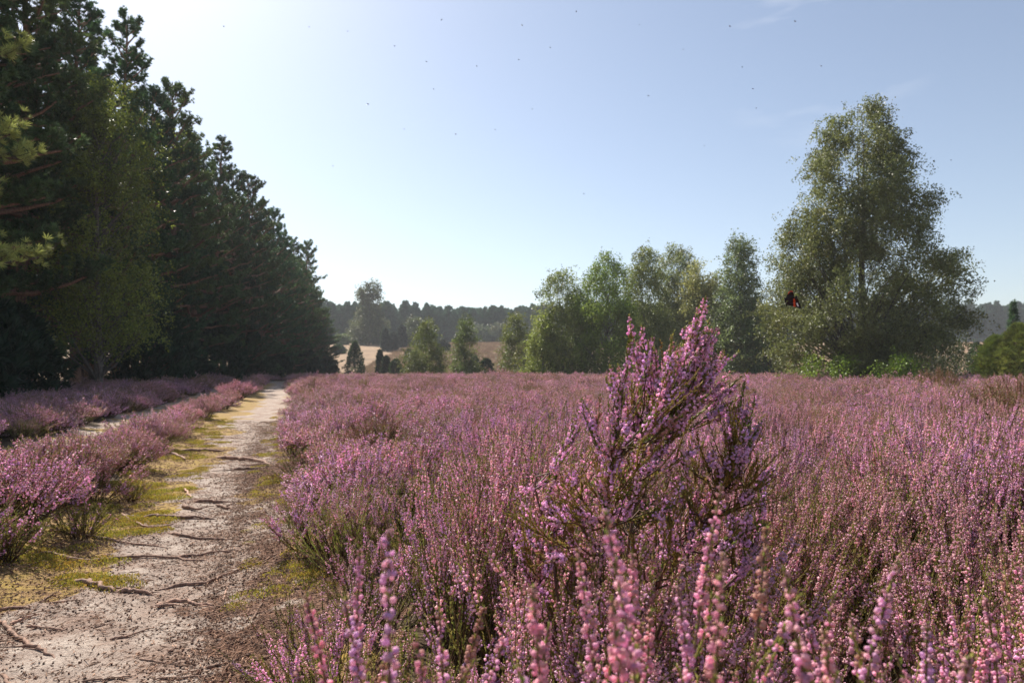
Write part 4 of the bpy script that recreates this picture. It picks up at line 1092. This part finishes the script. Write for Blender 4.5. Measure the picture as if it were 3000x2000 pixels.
# ------------------------------------------------------------------ butterfly and insects
def flat_wing(outline, th=.0002):
    v = np.array([(x_, y_, th) for x_, y_ in outline] + [(x_, y_, -th) for x_, y_ in outline]); n = len(outline)
    t = []
    for k in range(1, n - 1): t.append((0, k, k + 1)); t.append((n, n + k + 1, n + k))
    for k in range(n): j = (k + 1) % n; t += [(k, n + k, n + j), (k, n + j, j)]
    return v, np.array(t)
def grid_wing(fn, nu=18, nv=14):
    """wing as a curved sheet: fn(u,v)->(x,y); coloured by place on the wing"""
    u, v = np.meshgrid(np.linspace(0, 1, nu), np.linspace(0, 1, nv)); X, Y = fn(u, v)
    Z = .0025 * np.sin(u * 2.4) + .0006 * np.sin(v * 14)
    return u, v, np.stack([X, Y, Z], -1)
def butterfly():
    Y = 2.1; loc = (at(2304, Y), Y, height_at(884, Y))
    t = thing('butterfly', 'dark butterfly with red banded wings flying before the biggest birch', 'butterfly', loc)
    bd = MB(); q = np.linspace(0, 1, 12)
    bd.tubes(np.stack([q * 0, (q - .5) * .024, q * 0], -1)[None], (np.array([.4, 1.4, 1.5, 1.2, 1.6, 2.0, 1.9, 1.2, 1.3, 1.4, 1.1, .3]) * .001)[None], (.02, .013, .01), 8)
    for s in (-1, 1):
        c = np.array([[0, .012, 0], [s * .003, .017, .002], [s * .006, .023, .003]]); bd.tubes(c[None], np.array([[.0002] * 3]), (.02, .015, .01), 4)
    part('body', bd.mesh('body', M_INSECT), t)
    for s in (-1, 1):
        for kind in (0, 1):
            if kind == 0: fn = lambda u, v: (s * (.0012 + u * (.030 - .004 * v)), .004 + (.016 * u + .004) * (1 - v) + (-.010 * u) * v - .003 * v)
            else: fn = lambda u, v: (s * (.001 + np.sin(u * PI * .5) * .021), -.002 - v * (.006 + .019 * np.sin(np.clip(u * 2.6, 0, PI * .62))) + .004 * u)
            u, v, P_ = grid_wing(fn)
            c = np.tile(np.array([.020, .009, .006]), (u.size, 1)); uu, vv = u.ravel(), v.ravel()
            if kind == 0:
                band = np.abs(uu - (.50 + .22 * vv)) < .075; c[band] = (.75, .075, .015)
                w = (np.abs(uu - .80) < .06) & (np.abs(vv - .28) < .13); c[w] = (.8, .78, .72)
            else: c[(uu > .25) & (vv > .86)] = (.70, .08, .02)
            m = MB(); idx = np.arange(u.size).reshape(u.shape)
            tr_ = np.concatenate([np.stack([idx[:-1, :-1], idx[:-1, 1:], idx[1:, 1:]], -1).reshape(-1, 3), np.stack([idx[:-1, :-1], idx[1:, 1:], idx[1:, :-1]], -1).reshape(-1, 3)])
            n0 = u.size; Pt = P_.reshape(-1, 3); m.add(np.concatenate([Pt, Pt - [0, 0, .00025]]), np.concatenate([tr_, tr_[:, ::-1] + n0]), np.concatenate([c, c]), True)
            w = part('wing', m.mesh('wing', M_INSECT), t)
            w.rotation_euler = (0, -s * math.radians(68 if s > 0 else 84), 0); w.location = (0, 0, .0008 * (1 - kind))
    Mx = Matrix(((0, .22, .9755), (-1, 0, 0), (0, -.9755, .22)))
    t.rotation_euler = Mx.to_euler(); t.scale = (1.25,) * 3
butterfly()

def bee_meshes():
    b = MB(); q = np.linspace(0, 1, 12)
    b.tubes(np.stack([(q - .5) * .013, q * 0, q * 0], -1)[None], (np.array([.5, 1.6, 2.2, 2.3, 2.1, 1.5, 2.2, 2.3, 1.6, 1.3, 1.6, .5]) * .001)[None], (.035, .02, .01), 8)
    for s in (-1, 1):
        for k in range(3):
            c = np.array([[.001 + .002 * k, s * .001, -.001], [.001 + .002 * k, s * .004, -.003], [-.001 + .002 * k, s * .004, -.006]]); b.tubes(c[None], np.array([[.0003] * 3]), (.02, .012, .01), 4)
    w = []
    for s in (-1, 1):
        o = [(0, 0), (.001, s * .004), (-.001, s * .0085), (-.004, s * .0088), (-.0055, s * .005), (-.003, s * .001)]
        v, t = flat_wing(o, .00008); v = v + [.002, s * .001, .002]; m = MB(); m.add(v, t, (.18, .17, .15)); w.append(m.mesh('wing', M_INSECT))
    return b.mesh('body', M_INSECT), w
BB, BW = bee_meshes()
def bee(px, py, Y, label, group, s=1.0, rz=0.):
    t = thing('flying_bee', label, 'bee', (at(px, Y), Y, height_at(py, Y)), rz, s, group); t.rotation_euler = (.2, .25, rz)
    part('body', BB, t)
    for w in BW: part('wing', w, t)
bee(1573, 870, 3.2, 'largest bee in the sky, just beside the open end of the birch grove', None, 1.1, .3)
r = np.random.default_rng(5)
for px, py in [(895, 62), (1245, 167), (1072, 295), (1267, 250), (1333, 385), (1520, 161), (1614, 124), (1880, 55), (1692, 15), (2185, 183), (2216, 249), (2225, 307), (2070, 420), (1712, 563), (1180, 370), (2800, 463), (1530, 57), (2345, 45),
               (1450, 372), (1290, 40), (1010, 75), (2150, 60), (1560, 310), (1905, 270), (640, 60), (2420, 180), (1395, 180), (970, 480), (1150, 120), (2010, 130), (2285, 620), (2440, 400)]:
    bee(px, py, r.uniform(4.5, 7), 'tiny dark bee far up in the open sky', 'bees scattered over the sky', .95, r.uniform(0, 6))

# ------------------------------------------------------------------ haze
def haze():
    me = bpy.data.meshes.new('haze')
    x0, x1, y0, y1, z0, z1 = -2300, 2300, -300, 2300, -8, 42
    x0, x1, y0, y1 = -900, 900, -120, 900
    v = [(x0, y0, z0), (x1, y0, z0), (x1, y1, z0), (x0, y1, z0), (x0, y0, z1), (x1, y0, z1), (x1, y1, z1), (x0, y1, z1)]
    me.from_pydata(v, [], [(0, 3, 2, 1), (4, 5, 6, 7), (0, 1, 5, 4), (1, 2, 6, 5), (2, 3, 7, 6), (3, 0, 4, 7)])
    m, nt, N, L = new_mat('air')
    out = N.new('ShaderNodeOutputMaterial'); pv = N.new('ShaderNodeVolumePrincipled')
    pv.inputs['Color'].default_value = (.90, .92, .97, 1); pv.inputs['Density'].default_value = HAZE; pv.inputs['Anisotropy'].default_value = .0
    L.new(pv.outputs[0], out.inputs['Volume'])
    me.materials.append(m)
    tag(link(bpy.data.objects.new('haze', me)), 'thin morning haze over the heath', 'haze', kind='stuff')
HAZE = .00055
haze()

# ------------------------------------------------------------------ camera, light, sky
cam = bpy.data.cameras.new('camera'); co = link(bpy.data.objects.new('camera', cam))
cam.sensor_width = 36; cam.lens = 24; cam.clip_start = .02; cam.clip_end = 5000
co.location = (0, 0, EYE); co.rotation_euler = (math.radians(90) + math.atan(75 / 2000), 0, 0)
cam.dof.use_dof = True; cam.dof.focus_distance = 1.9; cam.dof.aperture_fstop = 7.5
sc.camera = co

AZ, EL = math.radians(-34), math.radians(43)
sd = Vector((math.sin(AZ) * math.cos(EL), math.cos(AZ) * math.cos(EL), math.sin(EL)))
sun = bpy.data.lights.new('sun', 'SUN'); so = link(bpy.data.objects.new('sun', sun))
sun.energy = 5.0; sun.angle = math.radians(.5); sun.color = (1, .93, .82)
so.rotation_euler = sd.to_track_quat('Z', 'Y').to_euler(); so.location = (0, 0, 60)

W = bpy.data.worlds.new('World'); sc.world = W; W.use_nodes = True
N, L = W.node_tree.nodes, W.node_tree.links; N.clear()
sky = N.new('ShaderNodeTexSky'); sky.sky_type = 'NISHITA'; sky.sun_disc = False
sky.sun_elevation = EL; sky.sun_rotation = AZ; sky.air_density = 1.0; sky.dust_density = .8; sky.ozone_density = 1.9; sky.altitude = 100
bg = N.new('ShaderNodeBackground'); bg.inputs['Strength'].default_value = .078
wo = N.new('ShaderNodeOutputWorld')
# a faint wisp of high cloud
tc = N.new('ShaderNodeTexCoord'); mp = N.new('ShaderNodeMapping'); mp.inputs['Rotation'].default_value = (0, 0, .35); mp.inputs['Scale'].default_value = (3, 3, 14)
L.new(tc.outputs['Generated'], mp.inputs['Vector'])
nz = N.new('ShaderNodeTexNoise'); nz.inputs['Scale'].default_value = 1.7; nz.inputs['Detail'].default_value = 4; nz.inputs['Roughness'].default_value = .5
L.new(mp.outputs[0], nz.inputs['Vector'])
mr = N.new('ShaderNodeMapRange'); mr.inputs['From Min'].default_value = .50; mr.inputs['From Max'].default_value = .75; mr.inputs['To Max'].default_value = .5
L.new(nz.outputs['Fac'], mr.inputs['Value'])
hs_ = N.new('ShaderNodeHueSaturation'); hs_.inputs['Saturation'].default_value = .80; L.new(sky.outputs[0], hs_.inputs['Color'])
cd = Vector(((2420 - CX) / F, 1, (HY - 70) / F)).normalized()
dt = N.new('ShaderNodeVectorMath'); dt.operation = 'DOT_PRODUCT'; L.new(tc.outputs['Generated'], dt.inputs[0]); dt.inputs[1].default_value = cd
mr2 = N.new('ShaderNodeMapRange'); mr2.interpolation_type = 'SMOOTHSTEP'; mr2.inputs['From Min'].default_value = .988; mr2.inputs['From Max'].default_value = 1.0; L.new(dt.outputs['Value'], mr2.inputs['Value'])
mu = N.new('ShaderNodeMath'); mu.operation = 'MULTIPLY'; L.new(mr.outputs[0], mu.inputs[0]); L.new(mr2.outputs[0], mu.inputs[1])
mx = N.new('ShaderNodeMix'); mx.data_type = 'RGBA'; L.new(mu.outputs[0], mx.inputs['Factor']); L.new(hs_.outputs[0], mx.inputs['A']); mx.inputs['B'].default_value = (7.5, 7.6, 8.0, 1)
L.new(mx.outputs['Result'], bg.inputs['Color']); L.new(bg.outputs[0], wo.inputs['Surface'])

sc.view_settings.view_transform = 'Standard'; sc.view_settings.look = 'None'; sc.view_settings.exposure = .92; sc.view_settings.gamma = 1
sc.render.engine = 'CYCLES'
sc.cycles.use_denoising = True
sc.cycles.max_bounces = 6; sc.cycles.diffuse_bounces = 3; sc.cycles.glossy_bounces = 2; sc.cycles.transmission_bounces = 3; sc.cycles.volume_bounces = 0
sc.cycles.use_adaptive_sampling = False
